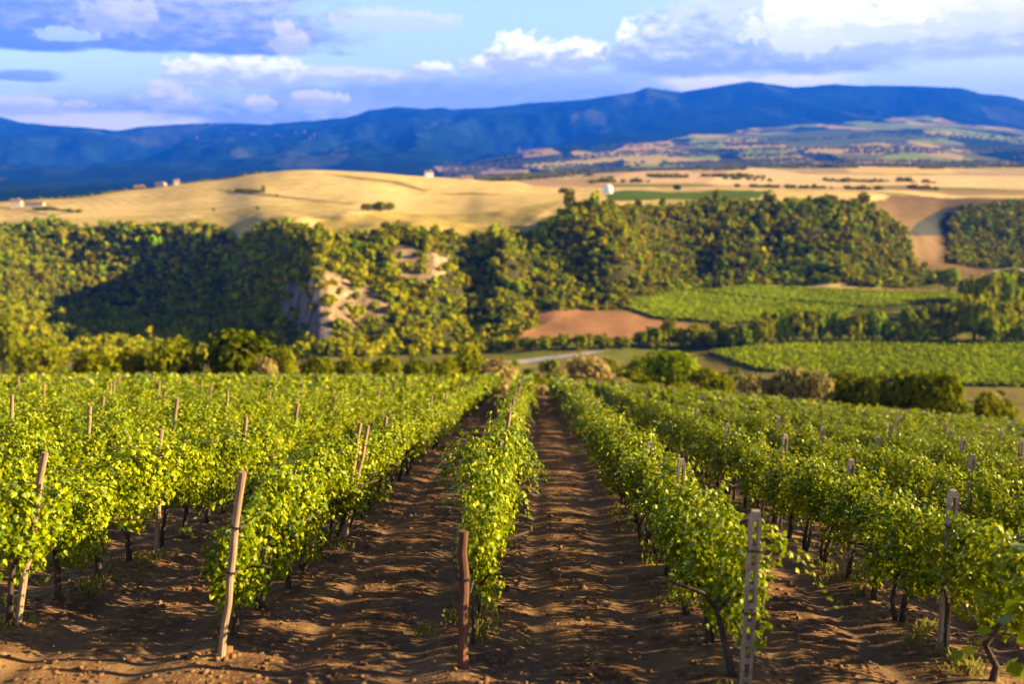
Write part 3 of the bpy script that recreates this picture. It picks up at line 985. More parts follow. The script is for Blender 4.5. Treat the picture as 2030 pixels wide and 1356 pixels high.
def vine_mass():
    VV, FF, off, tv, tf = [], [], 0, [], []
    rest = [s for s in vis if s not in front] + extra
    pools = []
    for i in range(8):
        P, N, T, g = vine_points(460, 300 + i, 0.98, 7)
        pools.append((scatter(P, N, T, g.uniform(0.7, 1.25, len(P)) * 0.10, QUAD, QUAD_F),
                      scatter(P[::3], N[::3], T[::3], g.uniform(0.8, 1.25, len(P[::3])) * 0.21, QUAD, QUAD_F)))
    wood = MB()
    for (y, x, k, i) in rest:
        V, F = pools[int(rng.integers(8))][0 if y < 45 else 1]
        sx = rng.choice([-1, 1]) * rng.uniform(0.9, 1.15); sy = rng.choice([-1, 1]); sz = rng.uniform(0.93, 1.10) * (0.91 if k > 0 else 1)
        W = V * (sx, sy, sz)
        W[:, 2] += -0.17 * W[:, 1]
        W[:, 0] += math.tan(lean_of(k)) * W[:, 2]
        W += (x + rng.normal(0, 0.03), y, soil_z(x, y))
        VV.append(W); FF.append(F + off); off += len(W)
        if y < 60:
            z = soil_z(x, y)
            j = rng.normal(0, 0.05, 2)
            wood.tube([(x, y, z - 0.1), (x + j[0] + 0.02, y + j[1], z + 0.4), (x + math.tan(lean_of(k)) * 0.85, y, z + 0.9)], [0.04, 0.034, 0.028], 5)
    nv = off
    wv = np.array(wood.v); VV.append(wv)
    quads = np.array([f for f in wood.f if len(f) == 4]) + nv
    V = np.concatenate(VV); F = np.concatenate(FF + [quads])
    idx = np.zeros(len(F), int); idx[len(F) - len(quads):] = 1
    me = mesh_np('distant_vines', V, F)
    me.materials.append(M_VINE); me.materials.append(M_BARK)
    me.polygons.foreach_set('material_index', idx.astype(np.int32))
    tag(link('distant_vines', me), 'mass of green vine rows reaching down to the far edge of the vineyard', 'grapevines', None, 'stuff')


vine_mass()


def wood_post_mesh(seed, h, r, bend=0.007):
    g = np.random.default_rng(seed)
    b = MB()
    n = 8
    pts = [(g.normal(0, bend), g.normal(0, bend), -0.25 + (h + 0.25) * i / n) for i in range(n + 1)]
    b.tube(pts, [r * g.uniform(0.9, 1.08) * (1.08 - 0.16 * i / n) for i in range(n + 1)], 9)
    return b.mesh('wooden_post')


def slot_post_mesh(h, w=0.045, t=0.075):
    """precast post: two rails with rungs between, solid at the head and foot"""
    b = MB()
    r = 0.026
    for sgn in (-1, 1):
        b.box(*sorted((sgn * w, sgn * (w - r))), -t / 2, t / 2, -0.25, h - 0.07)
    z = 0.0
    b.box(-w + r, w - r, -t / 2 + 0.003, t / 2 - 0.003, -0.25, 0.04)
    z = 0.20
    while z < h - 0.2:
        b.box(-w + r, w - r, -t / 2 + 0.006, t / 2 - 0.006, z, z + 0.05)
        z += 0.165
    b.add([(-w, -t / 2, h - 0.07), (w, -t / 2, h - 0.07), (w, t / 2, h - 0.07), (-w, t / 2, h - 0.07),
           (-w * 0.7, -t * 0.35, h), (w * 0.7, -t * 0.35, h), (w * 0.7, t * 0.35, h), (-w * 0.7, t * 0.35, h)],
          [(0, 3, 2, 1), (4, 5, 6, 7), (0, 1, 5, 4), (1, 2, 6, 5), (2, 3, 7, 6), (3, 0, 4, 7)])
    return b.mesh('slotted_post')


def tie_mesh(w, t):
    b = MB()
    w += 0.008; t += 0.016
    for z in (0, 0.012):
        b.box(-w, w, -t / 2, -t / 2 + 0.006, z, z + 0.008); b.box(-w, w, t / 2 - 0.006, t / 2, z, z + 0.008)
        b.box(-w, -w + 0.006, -t / 2 + 0.006, t / 2 - 0.006, z, z + 0.008); b.box(w - 0.006, w, -t / 2 + 0.006, t / 2 - 0.006, z, z + 0.008)
    me = b.mesh('wire_tie')
    me.materials.append(M_BARK)
    return me


SLOT = slot_post_mesh(1.70)
SLOT.materials.append(M_CONC)
TIE = tie_mesh(0.045, 0.075)
WOODS = []
for i in range(5):
    m_ = wood_post_mesh(i, 1.88, 0.037)
    m_.materials.append(M_WOOD); WOODS.append(m_)
RTIE = tie_mesh(0.05, 0.1)
OFF = {-1: [8.9, 15.0, 18.9], -2: [9.8, 13.6, 17.5], 0: [8.6, 13.7, 17.9], 1: [7.75, 11.5, 15.1, 18.7], 2: [5.7, 9.5, 12.6, 16.2, 20.8]}
posts = []
for k in ROWS:
    a, b = row_span(k)
    ys = list(OFF.get(k, [a + (abs(k) * 1.7) % 3.9]))
    while ys[-1] + 3.9 < b:
        ys.append(ys[-1] + 3.9)
    for y in ys:
        if shown(y, row_x(k, y), 1.9, 10):
            posts.append((y, k))
posts.sort()
seen_k = {}
for (y, k) in posts[:300]:
    x = row_x(k, y)
    seen_k[k] = seen_k.get(k, 0) + 1
    i = seen_k[k]
    near_ = i <= 5 and abs(k) <= 3 and y < 30
    if k == 0 and i == 1:
        m_ = wood_post_mesh(40, 1.33, 0.050, 0.012); m_.materials.append(M_DARKWOOD)
        o = link('wooden_post', m_)
        lab = 'thick dark red-brown wooden end post at the near end of the middle row'
        lean, pitch = R(0.0), R(0)
    elif k <= 0:
        m_ = WOODS[int(rng.integers(5))]
        o = link('wooden_post', m_)
        lean, pitch = lean_of(k) + rng.normal(0, 0.025), rng.normal(0, 0.02)
        lab = 'pale wooden post among vines in %s' % row_words(k)
        if near_: lab = 'pale post, %s from the near end in %s' % (ORD[i], row_words(k))
        if k == -1 and i == 1:
            lab = 'tall pale leaning wooden end post of the first row left of the middle row'
            lean = R(9.5)
        if k == -1 and i == 2:
            o2 = wood_post_mesh(62, 1.85, 0.036, 0.008); o2.materials.append(M_WOOD)
            q = link('splint', o2, None, o); q.location = (0.03, 0.05, 0); q.rotation_euler = (0, R(3.0), 0)
            lab = 'pale wooden post with a second stake in a narrow V, first row left of middle'
        if k == -2 and i == 1: lean = R(12)
    else:
        o = link('slotted_post', SLOT)
        lean, pitch = rng.normal(0, 0.02), rng.normal(0, 0.02)
        lab = 'slotted concrete post among vines in %s' % row_words(k)
        if near_: lab = 'slotted post, %s from the near end in %s' % (ORD[i], row_words(k))
        if k == 1 and i == 1: lab = 'slotted concrete end post of the first row right of the middle row'
    o.location = (x + (0.06 if k < 0 else 0), y, soil_z(x, y))
    sc = rng.uniform(0.90, 1.0) if i > 1 else 1.0
    o.scale = (1, 1, sc)
    o.rotation_euler = (pitch, lean, rng.uniform(-0.15, 0.15))
    tag(o, lab, 'post', 'trellis posts of %s' % row_words(k))
    if y < 24:
        for z in (0.85, 1.30) if not (k == 0 and i == 1) else (0.9,):
            t = link('wire_tie', TIE if k > 0 else RTIE, None, o)
            t.location = (0, 0, z + rng.normal(0, 0.03))


# weeds and dry grass along the foot of the rows, straw and dead leaves on the soil, grass at the vineyard's far edge
def weeds():
    P, sz = [], []
    for k in range(-3, 6):
        a, b = row_span(k)
        n = int((min(b, 40) - a) * (5 if k < 0 else 8 if k > 1 else 6))
        y = rng.uniform(a - 0.5, min(b, 40), n)
        x = row_x(k, y) + rng.normal(0, 0.22, n)
        keep = vn(x / 1.1, y / 1.1, 4) > 0.48
        for xx, yy in zip(x[keep], y[keep]):
            q = int(rng.integers(8, 20))
            bx = xx + rng.normal(0, 0.06, q); by = yy + rng.normal(0, 0.06, q)
            P.append(np.stack([bx, by, near_z(bx, by) + 0.05], 1)); sz.append(np.full(q, rng.uniform(0.06, 0.17)))
    P = np.concatenate(P); sz = np.concatenate(sz)
    n = len(P)
    N = rng.normal(0, 1, (n, 3)); N[:, 2] *= 0.3
    T = rng.normal(0, 0.5, (n, 3)); T[:, 2] = 1
    blade = QUAD * (0.13, 1, 1)
    V, F = scatter(P, N, T, sz, blade, QUAD_F)
    tag(link('weeds', mesh_np('weeds', V, F), M_WEED), 'sparse yellowish weeds and grass along the foot of the vines', 'weeds', None, 'stuff')
    n = 1300
    y = 7.5 + 30 * rng.random(n) ** 1.6
    x = rng.uniform(-0.56, 0.56, n) * y
    P = np.stack([x, y, near_z(x, y) + 0.035 + 0.07 * rng.random(n)], 1)
    N = rng.normal(0, 0.5, (n, 3)); N[:, 2] = 1
    V, F = scatter(P, N, rng.normal(0, 1, (n, 3)), rng.uniform(0.02, 0.05, n), LEAF, LEAF_F)
    tag(link('leaf_litter', mesh_np('leaf_litter', V, F), M_LITTER), 'dry leaves and straw lying on the brown soil between the rows', 'leaf litter', None, 'stuff')
    n = 9000
    x = rng.uniform(-50, 50, n)
    y0 = np.interp(x, [-60, 0, 20, 60], [82, 82.5, 77, 64])
    y = y0 + rng.random(n) ** 1.5 * 32
    keep = (vn(x / 5, y / 5, 1) > 0.42)
    x, y = x[keep], y[keep]; n = len(x)
    q = 3
    x = np.repeat(x, q) + rng.normal(0, 0.15, n * q); y = np.repeat(y, q) + rng.normal(0, 0.15, n * q)
    P = np.stack([x, y, H(x, y) - 0.05], 1)
    N = rng.normal(0, 1, (n * q, 3)); N[:, 2] *= 0.2
    T = rng.normal(0, 0.4, (n * q, 3)); T[:, 2] = 1
    V, F = scatter(P, N, T, rng.uniform(0.35, 1.0, n * q), QUAD * (0.22, 1, 1), QUAD_F)
    tag(link('dry_grass', mesh_np('dry_grass', V, F), M_STRAW), 'pale dry grass along the far edge of the vineyard', 'grass', None, 'stuff')


weeds()


def clods():
    n = 5200
    y = 7.6 + 20 * rng.random(n) ** 1.5
    x = rng.uniform(-0.55, 0.55, n) * y
    berm, rut = soil_relief(x, y)
    k = rng.random(n) > rut * 0.9
    x, y = x[k], y[k]; n = len(x)
    s = rng.uniform(0.012, 0.040, n) * (1 + 0.8 * (rng.random(n) > 0.94))
    O = np.array([(1, 0, 0), (0, 1, 0), (-1, 0, 0), (0, -1, 0), (0, 0, 0.8), (0.7, 0.7, 0.4), (-0.7, 0.7, 0.4), (-0.7, -0.7, 0.4), (0.7, -0.7, 0.4)])
    T = np.array([(0, 5, 4), (5, 1, 4), (1, 6, 4), (6, 2, 4), (2, 7, 4), (7, 3, 4), (3, 8, 4), (8, 0, 4), (0, 1, 5), (1, 2, 6), (2, 3, 7), (3, 0, 8)])
    V = O[None] * s[:, None, None] * rng.uniform(0.65, 1.35, (n, len(O), 3))
    berm, rut = soil_relief(x, y)
    V = V + np.stack([x, y, near_z(x, y) + 0.05 * berm - 0.045 * rut], 1)[:, None]
    F = T[None] + (np.arange(n) * len(O))[:, None, None]
    me = mesh_np('clods', V.reshape(-1, 3), F.reshape(-1, 3), False)
    tag(link('clods', me, M_CLOD), 'small clods and stones of brown earth lying between the rows', 'clods', None, 'stuff')


M_CLOD = plain_mat('clod', (0.12, 0.055, 0.024), (0.26, 0.135, 0.056), 3, 0.95, 0.4, 60)
clods()


def wires():
    for k in (-2, -1, 0, 1, 2):
        a, e = row_span(k)
        a = min(OFF[k][0], a)
        for hh, what in ((0.78, 'lower'), (1.30 if k else 1.22, 'upper')):
            ys = np.arange(a, 46, 2.0)
            b = MB()
            b.tube([(row_x(k, y) + math.tan(lean_of(k)) * hh, y, float(near_z(row_x(k, y), y)) + hh) for y in ys], 0.0022, 5)
            tag(link('trellis_wire', b.mesh('trellis_wire'), M_WIRE), '%s thin trellis wire strung along %s' % (what, row_words(k)), 'wire', 'trellis wires')


wires()

# ------------------------------------------------------------------ bushes and trees
M_BUSH = {'deep': leaf_mat('deep bush leaf', (0.038, 0.058, 0.001), (0.070, 0.085, 0.001), (0.16, 0.155, 0.003), 0.15, (0.14, 0.15, 0.002), 0.0, 0.8, 0.4, True),
          'green': leaf_mat('bush leaf', (0.115, 0.135, 0.002), (0.185, 0.195, 0.002), (0.26, 0.235, 0.004), 0.3, (0.36, 0.34, 0.004), 0.0, 0.8, 0.4, True),
          'bright': leaf_mat('bright bush leaf', (0.13, 0.19, 0.002), (0.19, 0.25, 0.002), (0.26, 0.28, 0.003), 0.3, (0.36, 0.40, 0.004), 0.0, 0.8, 0.4, True),
          'dark': leaf_mat('dark bush leaf', (0.085, 0.105, 0.001), (0.15, 0.160, 0.001), (0.21, 0.20, 0.003), 0.2, (0.2, 0.2, 0.004), 0.0, 0.8, 0.4, True),
          'pale': leaf_mat('olive leaf', (0.22, 0.195, 0.050), (0.32, 0.26, 0.07), (0.42, 0.33, 0.10), 0.25, (0.4, 0.34, 0.08), 0.0, 0.8, 0.4, True),
          'tan': leaf_mat('dry bush twig', (0.24, 0.185, 0.055), (0.33, 0.25, 0.08), (0.42, 0.31, 0.11), 0.3, (0.55, 0.38, 0.08), 0.0, 0.8, 0.4, True)}


def crown_mesh(name, seed, faces, flat, leaf, lumps, mat):
    V, F, t = crown_arrays(seed, faces, flat, leaf, lumps)
    me = mesh_np(name, V, F, False, np.repeat(t[:, None], 3, 1))
    me.materials.append(mat)
    return me


BIG = {c: [crown_mesh('crown', 700 + 10 * j + i, 1500, 0.8, 0.105, 14, M_BUSH[c]) for i in range(3)] for j, c in enumerate(M_BUSH)}
SMALL = {c: [crown_mesh('crown', 800 + 10 * j + i, 420, 0.75, 0.19, 8, M_BUSH[c]) for i in range(3)] for j, c in enumerate(M_BUSH)}
TTR = [tree_trunk_mesh(i) for i in range(3)]
LOOKS = {'green': 'yellow-green', 'bright': 'bright green', 'dark': 'dark green', 'pale': 'pale olive-grey', 'tan': 'dry straw-coloured'}


def plant(name, cat, label, x, y, z, w, h, kind, group=None, parts=True, big=True):
    """a bush or tree: crown of width w and total height h, short trunk under it"""
    me = (BIG if big else SMALL)[kind][int(rng.integers(3))]
    zr = 1.42
    if parts:
        o = bpy.data.objects.new(name, None); COL.objects.link(o)
        o.location = (x, y, z)
        o.rotation_euler = (0, 0, rng.uniform(0, 6.28))
        c = link('crown', me, None, o)
        lift = 0.05 * h if cat == 'tree' else 0.02 * h
        c.location = (0, 0, lift - 0.05 * h)
        c.scale = (w / 2, w / 2, (h * 1.05 - lift) / zr)
        t = link('trunk', TTR[int(rng.integers(3))], None, o)
        t.scale = (w / 2.4, w / 2.4, h * 0.75)
    else:
        o = link(name, me)
        o.location = (x, y, z - 0.06 * h)
        o.scale = (w / 2, w / 2, h * 1.06 / zr)
        o.rotation_euler = (0, 0, rng.uniform(0, 6.28))
    return tag(o, label, cat, group)


# (column, distance, row of the top, width in pixels, look, name, label)
BUSHES = [
    (335, 98, 690, 118, 'green', 'bush', 'broad yellow-green bush beside the dark round bush at the far edge of the vineyard'),
    (478, 100, 662, 165, 'deep', 'bush', 'large dark round bush behind the far edge of the vines, below the cliff'),
    (548, 97, 704, 55, 'green', 'bush', 'small yellow-green bush between the large dark round bush and a pale dry tuft'),
    (518, 92, 722, 62, 'tan', 'bush', 'pale dry tuft in front of the large dark round bush'),
    (240, 99, 700, 80, 'green', 'bush', 'low yellow-green bush behind the far left end of the vine rows'),
    (168, 96, 704, 95, 'dark', 'bush', 'low dark bush behind the vines, next to the vineyard\'s left edge'),
    (-8, 200, 622, 80, 'green', 'tree', 'yellow-green tree cut by the left edge of the photo below the shaded wood'),
    (60, 150, 690, 110, 'green', 'bush', 'spreading green bush at the foot of the yellow-green tree on the left edge'),
    (985, 106, 722, 92, 'tan', 'bush', 'straw-coloured bush just beyond the far end of the middle vine row'),
    (932, 112, 700, 66, 'green', 'bush', 'upright yellow-green bush left of the straw-coloured bush beyond the middle row'),
    (1165, 116, 716, 100, 'tan', 'bush', 'broad straw-coloured bush right of the road beyond the vine rows'),
    (1342, 128, 702, 118, 'bright', 'tree', 'bright green round tree below the brown field'),
    (1282, 150, 712, 70, 'bright', 'bush', 'bright green bush between the straw-coloured bush and the bright round tree'),
    (1398, 126, 738, 74, 'green', 'bush', 'yellow-green bush to the right of the bright green round tree'),
    (1440, 104, 750, 56, 'green', 'bush', 'small green bush left of the pale olive-grey bushes'),
    (1500, 97, 742, 76, 'pale', 'bush', 'first of the pale olive-grey round bushes behind the vines'),
    (1572, 97, 732, 84, 'pale', 'bush', 'tallest of the pale olive-grey bushes behind the vines'),
    (1628, 96, 738, 74, 'pale', 'bush', 'pale olive-grey bush next to the dark green bushes behind the vines'),
    (1695, 96, 744, 92, 'dark', 'bush', 'dark green bush next to the pale olive-grey bushes'),
    (1752, 95, 750, 92, 'dark', 'bush', 'dark green bush in the middle of the row of three by the flat green field'),
    (1818, 94, 745, 92, 'dark', 'bush', 'dark green bush beside the largest dark bush at the flat green field'),
    (1885, 93, 746, 125, 'dark', 'bush', 'largest dark green bush in front of the corner of the flat green field'),
    (1990, 92, 788, 90, 'green', 'bush', 'low green bush behind the vines by the right edge of the photo'),
    (1062, 112, 748, 52, 'green', 'bush', 'small green bush beyond the end of the first row right of the middle row'),
    (1232, 110, 752, 58, 'tan', 'bush', 'small straw-coloured bush below the broad one beyond the rows'),
    (880, 110, 716, 56, 'green', 'bush', 'yellow-green bush in the scrub left of the upright bush beyond the rows'),
    (822, 108, 716, 60, 'dark', 'bush', 'dark bush in the scrub strip below the shaded foot of the wood'),
    (760, 107, 712, 60, 'green', 'bush', 'green bush in the scrub strip below the pale scree'),
    (690, 105, 714, 70, 'green', 'bush', 'green bush in the scrub strip at the foot of the grey cliff'),
    (620, 103, 712, 70, 'dark', 'bush', 'dark bush in the scrub strip just left of the foot of the grey cliff'),
]
for (px, d, top, w, kind, name, lab) in BUSHES:
    x = (px - 1015) / FPX * d
    z = float(H(x, d))
    h = z_at(d, top) - z
    h = min(max(h, 1.2), 11)
    wm = w / FPX * d * 1.2
    h *= 1.3
    plant(name, name, lab, x, d, z, wm, h, kind)

# scattered low scrub between the vineyard and the valley floor
n_s = 0
for _ in range(2000):
    if n_s >= 280: break
    d = math.exp(rng.uniform(math.log(88), math.log(310)))
    px = rng.uniform(-20, 2060)
    x = (px - 1015) / FPX * d
    if d < 100 and abs(x) < 6: continue
    z = float(H(x, d))
    pp = project(x, d, z)
    if inside(np.array([pp[0]]), np.array([pp[1]]), FIELD_B)[0]: continue
    if pp[1] > 850 or vn(x / 16, d / 22, 3) < 0.42: continue
    if inside(np.array([pp[0]]), np.array([pp[1]]), [(950, 700), (1260, 680), (1260, 705), (1010, 730)])[0]: continue
    kind = ['green', 'dark', 'tan', 'bright', 'green', 'dark'][int(rng.integers(6))]
    w = rng.uniform(1.2, 4.2) * (1 if d < 200 else 1.3)
    plant('bush', 'bush', '%s shrub in the scrub between the vineyard and the wooded hillside' % LOOKS[kind], x, d, z, w, w * rng.uniform(0.55, 0.85), kind,
          '%s shrubs of the valley scrub' % LOOKS[kind], False, False)
    n_s += 1

# trees of the valley: (column, row of the foot, height, width in pixels)
LINE = [(1452, 690, 45, 42), (1478, 692, 40, 38), (1500, 690, 60, 36), (1520, 686, 70, 34), (1545, 684, 72, 38), (1572, 682, 72, 42), (1600, 680, 68, 42), (1625, 678, 66, 38),
        (1655, 677, 60, 32), (1690, 678, 55, 52), (1730, 677, 64, 46), (1762, 678, 40, 46), (1800, 656, 46, 36), (1822, 654, 44, 30), (1848, 652, 48, 34), (1880, 652, 50, 42),
        (1906, 650, 58, 42), (1792, 678, 36, 62), (1836, 679, 46, 64), (1872, 679, 40, 54)]
EAST = [(1930, 680, 90, 72), (1958, 682, 66, 60), (1992, 680, 50, 52), (2026, 682, 48, 62), (1946, 632, 88, 60), (1985, 622, 82, 52), (2020, 612, 72, 52), (1962, 600, 55, 46),
        (1916, 600, 50, 42), (1882, 577, 46, 46), (2002, 577, 46, 42), (1972, 655, 60, 56), (2012, 650, 56, 50)]
STRIP = [(1300, 690, 42, 50), (1325, 690, 56, 42), (1350, 690, 40, 42), (1376, 688, 44, 46), (1402, 690, 36, 42), (1270, 690, 34, 38), (1232, 690, 24, 36), (1192, 692, 30, 42), (1156, 693, 30, 46),
         (1116, 693, 30, 42), (1080, 694, 28, 42), (1046, 695, 26, 42), (1426, 686, 32, 42), (1012, 696, 24, 40), (1340, 672, 20, 34), (1420, 662, 30, 34)]
for lst, name, kinds, lab, grp in ((LINE, 'tree', ('green', 'green', 'bright'), 'rounded yellow-green tree in the line between the two flat green fields', 'trees in the line between the two flat green fields'),
                                   (EAST, 'tree', ('green', 'bright', 'green'), 'tall yellow-green tree in the clump at the end of the valley tree line', 'trees in the clump at the end of the valley tree line'),
                                   (STRIP, 'tree', ('dark', 'green', 'green'), 'small dark tree in the strip below the brown ploughed field', 'trees of the strip below the brown ploughed field')):
    for (px, py, h, w) in lst:
        x, y, z = at(px, py, 240, 560)
        s = y / FPX
        plant(name, name, lab, x, y, z, w * s * 1.3, h * s * 1.3, kinds[int(rng.integers(3))], grp, True, False)

# lone bushes and trees on the wheat hill
for (px, py, h, w, name, lab) in [(728, 417, 18, 30, 'bush', 'low end of the dark bush clump standing alone in the wheat field'),
                                  (750, 418, 24, 36, 'bush', 'tallest dark bush of the clump standing alone in the wheat field'),
                                  (773, 417, 19, 30, 'bush', 'rounded bush at the sunlit end of the clump in the wheat field'),
                                  (523, 382, 18, 9, 'tree', 'slim dark tree standing alone on the wheat hill'),
                                  (510, 415, 8, 9, 'bush', 'tiny dark bush in the wheat below the slim dark tree'),
                                  (548, 389, 6, 9, 'bush', 'tiny dark bush on the field edge just right of the slim tree'),
                                  (423, 418, 8, 8, 'bush', 'tiny dark bush in the pale wheat above the wood'),
                                  (1342, 377, 15, 20, 'tree', 'dark round tree on the edge of the green strip behind the knoll'),
                                  (1120, 384, 16, 26, 'tree', 'dark tree at the end of the wheat field beside the wooded knoll'),
                                  (1462, 372, 10, 16, 'tree', 'small dark tree in the tan field behind the wooded hill')]:
    x, y, z = at(px, py, 560, 1500)
    s = y / FPX
    plant(name, name, lab, x, y, z, w * s * 1.1, h * s, 'dark', None, False, False)


def crest_at(px, d0=650, d1=1250):
    d = np.linspace(d0, d1, 600)
    x = (px - 1015) / FPX * d
    z = H(x, d)
    i = int(np.argmin(project(x, d, z)[1]))
    return x[i], d[i], float(z[i])


def hedge(label, pts, hh, ww):
    VV, FF, off = [], [], 0
    V0, F0, t0 = crown_arrays(77, 40, 0.8, 0.5, 6)
    cc = []
    for (p0, p1) in zip(pts[:-1], pts[1:]):
        a, b = [at(*p, 620, 1500) if p[1] else crest_at(p[0]) for p in (p0, p1)]
        n = int(math.hypot(a[0] - b[0], a[1] - b[1]) / (ww * 0.7)) + 1
        for i in range(n):
            t = i / n
            x = a[0] + (b[0] - a[0]) * t + rng.normal(0, 0.6); y = a[1] + (b[1] - a[1]) * t + rng.normal(0, 0.6)
            s = rng.uniform(0.6, 1.2)
            VV.append(V0 * (ww / 2 * s, ww / 2 * s, hh * s / 1.4) + (x, y, float(H(x, y)) - 0.3)); FF.append(F0 + off); off += len(V0); cc.append(t0)
    me = mesh_np('hedge', np.concatenate(VV), np.concatenate(FF), False, np.repeat(np.concatenate(cc)[:, None], 3, 1))
    tag(link('hedge', me, M_BUSH['green']), label, 'hedge')


hedge('long thin green hedge along the crest of the wheat hill', [(90, 0), (170, 0), (250, 0), (320, 0), (380, 0), (430, 0), (480, 0), (535, 0)], 2.8, 5)
hedge('short dark hedge above the wood beside the left farmhouses', [(70, 416), (110, 416), (165, 421)], 3.0, 6)
hedge('dark field hedge running up the wheat hill to the slim tree', [(470, 377), (500, 379), (523, 381)], 2.2, 4)


# ------------------------------------------------------------------ the woods
TREE_V = [crown_mesh('oak_tree', 400 + i, 330, 0.82, 0.22, 9, M_TREE) for i in range(10)]


def woods():
    n = 60000
    y = np.concatenate([rng.uniform(290, 650, n), rng.uniform(630, 850, n // 6)])
    px = np.concatenate([rng.uniform(-70, 1915, n), rng.uniform(1880, 2110, n // 6)])
    x = (px - 1015) / FPX * y
    keep = woods_mask(x, y)
    x, y = x[keep], y[keep]
    z = H(x, y)
    ppx, ppy = project(x, y, z)
    jit = 30 * fbm(x / 9, y / 9, 4, 2)
    bare = np.zeros(len(x), bool)
    for p in SCREES + [BROWN]:
        bare |= inside(ppx + jit, ppy + jit * 0.7, p) & (y < 480)
    keep = ~bare | ((rng.random(len(x)) < 0.075) & ~inside(ppx, ppy, BROWN))
    x, y, z, ppx, ppy = x[keep], y[keep], z[keep], ppx[keep], ppy[keep]
    # thin out: no two closer than their crowns allow
    size = 1.45 + 2.3 * rng.random(len(x)) ** 2.2 + 0.7 * np.clip(fbm(x / 50, y / 50, 2, 4), -0.5, 0.5)
    size *= np.where(y > 600, 1.15, 1.0)
    cell, chosen = {}, []
    for i in range(len(x)):
        c = (int(x[i] // 5), int(y[i] // 5))
        ok = True
        for a in (-1, 0, 1):
            for b in (-1, 0, 1):
                for j in cell.get((c[0] + a, c[1] + b), ()):
                    if (x[i] - x[j]) ** 2 + (y[i] - y[j]) ** 2 < (0.60 * (size[i] + size[j])) ** 2:
                        ok = False; break
                if not ok: break
            if not ok: break
        if ok:
            cell.setdefault(c, []).append(i); chosen.append(i)
    chosen = np.array(chosen)
    # what hills in front hide is left out
    vis_ = []
    for i in chosen:
        t = np.linspace(0.55, 0.985, 40)
        zt = (z[i] + size[i] * 1.3) * t
        vis_.append(not np.any(H(x[i] * t, y[i] * t) > zt + 3.0))
    chosen = chosen[np.array(vis_)]
    order = chosen[np.argsort(y[chosen] / size[chosen])]
    show = [i for i in order if -20 < ppx[i] < 2050 and ppy[i] - size[i] * 1.3 / y[i] * FPX < 722]
    single = show[:300]
    ss = set(single)
    for i in single:
        o = link('oak_tree', TREE_V[int(rng.integers(10))])
        o.location = (x[i], y[i], z[i] - 0.25 * size[i])
        o.scale = (size[i], size[i], size[i] * rng.uniform(0.95, 1.3))
        o.rotation_euler = (0, 0, rng.uniform(0, 6.28))
        p = ppx[i]
        if p < 560: w = 'at the foot of the shaded wooded hollow left of the grey cliff'
        elif p < 780: w = 'on the spur around the pale scree and grey cliff'
        elif p < 1010: w = 'on the wooded slope between the pale scree and the brown ploughed field'
        elif p < 1290: w = 'on the wooded knoll above the brown ploughed field'
        else: w = 'at the foot of the wooded hill above the flat green field'
        tag(o, 'small round oak ' + w, 'tree', 'oaks ' + w)
    rest = [i for i in chosen if i not in ss]
    pools = [crown_arrays(500 + i, 130, 0.82, 0.34, 8) for i in range(10)]
    VV, FF, CC, off = [], [], [], 0
    for i in rest:
        V, F, t = pools[int(rng.integers(10))]
        a = rng.uniform(0, 6.28); s = size[i]
        c, q = math.cos(a) * s, math.sin(a) * s
        W = np.stack([V[:, 0] * c - V[:, 1] * q + x[i], V[:, 0] * q + V[:, 1] * c + y[i], V[:, 2] * s * (rng.uniform(0.7, 1.4) if rng.random() < 0.9 else rng.uniform(1.6, 2.2)) + z[i] - 0.25 * s], 1)
        VV.append(W); FF.append(F + off); off += len(W); CC.append(t[:, None] * rng.uniform(0.55, 1.3) * np.array([[rng.uniform(0.68, 1.2), rng.uniform(0.85, 1.08), 1.0]]))
    me = mesh_np('woodland', np.concatenate(VV), np.concatenate(FF), False, np.concatenate(CC))
    tag(link('woodland', me, M_TREE), 'olive-green wood covering the hillside across the valley', 'woodland', None, 'stuff')
    print('woods', len(chosen), len(single), len(rest))


woods()


def far_trees():
    n = 26000
    y = np.exp(rng.uniform(math.log(1000), math.log(7000), n))
    px = rng.uniform(880, 2080, n)
    x = (px - 1015) / FPX * y
    uy = unspread(y)
    band = vn(x / (30 + y / 18), uy / 42, 2) + 0.35 * vn(x / 60, uy / 30, 5)
    keep = (band > np.where(y < 2300, 1.02, 0.74)) & (y > np.interp(px, [880, 1100, 1200, 2100], [1500, 1400, 1000, 1000]))
    keep &= ~((px > 1330) & (y > 1500) & (y < 2100) & (px < 1950))
    x, y = x[keep], y[keep]
    z = H(x, y)
    V0 = [crown_arrays(600 + i, 26, 0.8, 0.6, 5) for i in range(6)]
    VV, FF, CC, off = [], [], [], 0
    for i in range(len(x)):
        V, F, t = V0[i % 6]
        s = rng.uniform(2.5, 4.5) * (y[i] / 1200) ** 0.55
        VV.append(V * (s, s, s * rng.uniform(0.8, 1.2)) + (x[i], y[i], z[i] - 0.3 * s)); FF.append(F + off); off += len(V); CC.append(t)
    me = mesh_np('far_woodland', np.concatenate(VV), np.concatenate(FF), False, np.repeat(np.concatenate(CC)[:, None] * 0.55, 3, 1))
    tag(link('far_woodland', me, M_TREE), 'belts of far trees between the fields below the blue mountain', 'woodland', None, 'stuff')
    print('far', len(x))


far_trees()


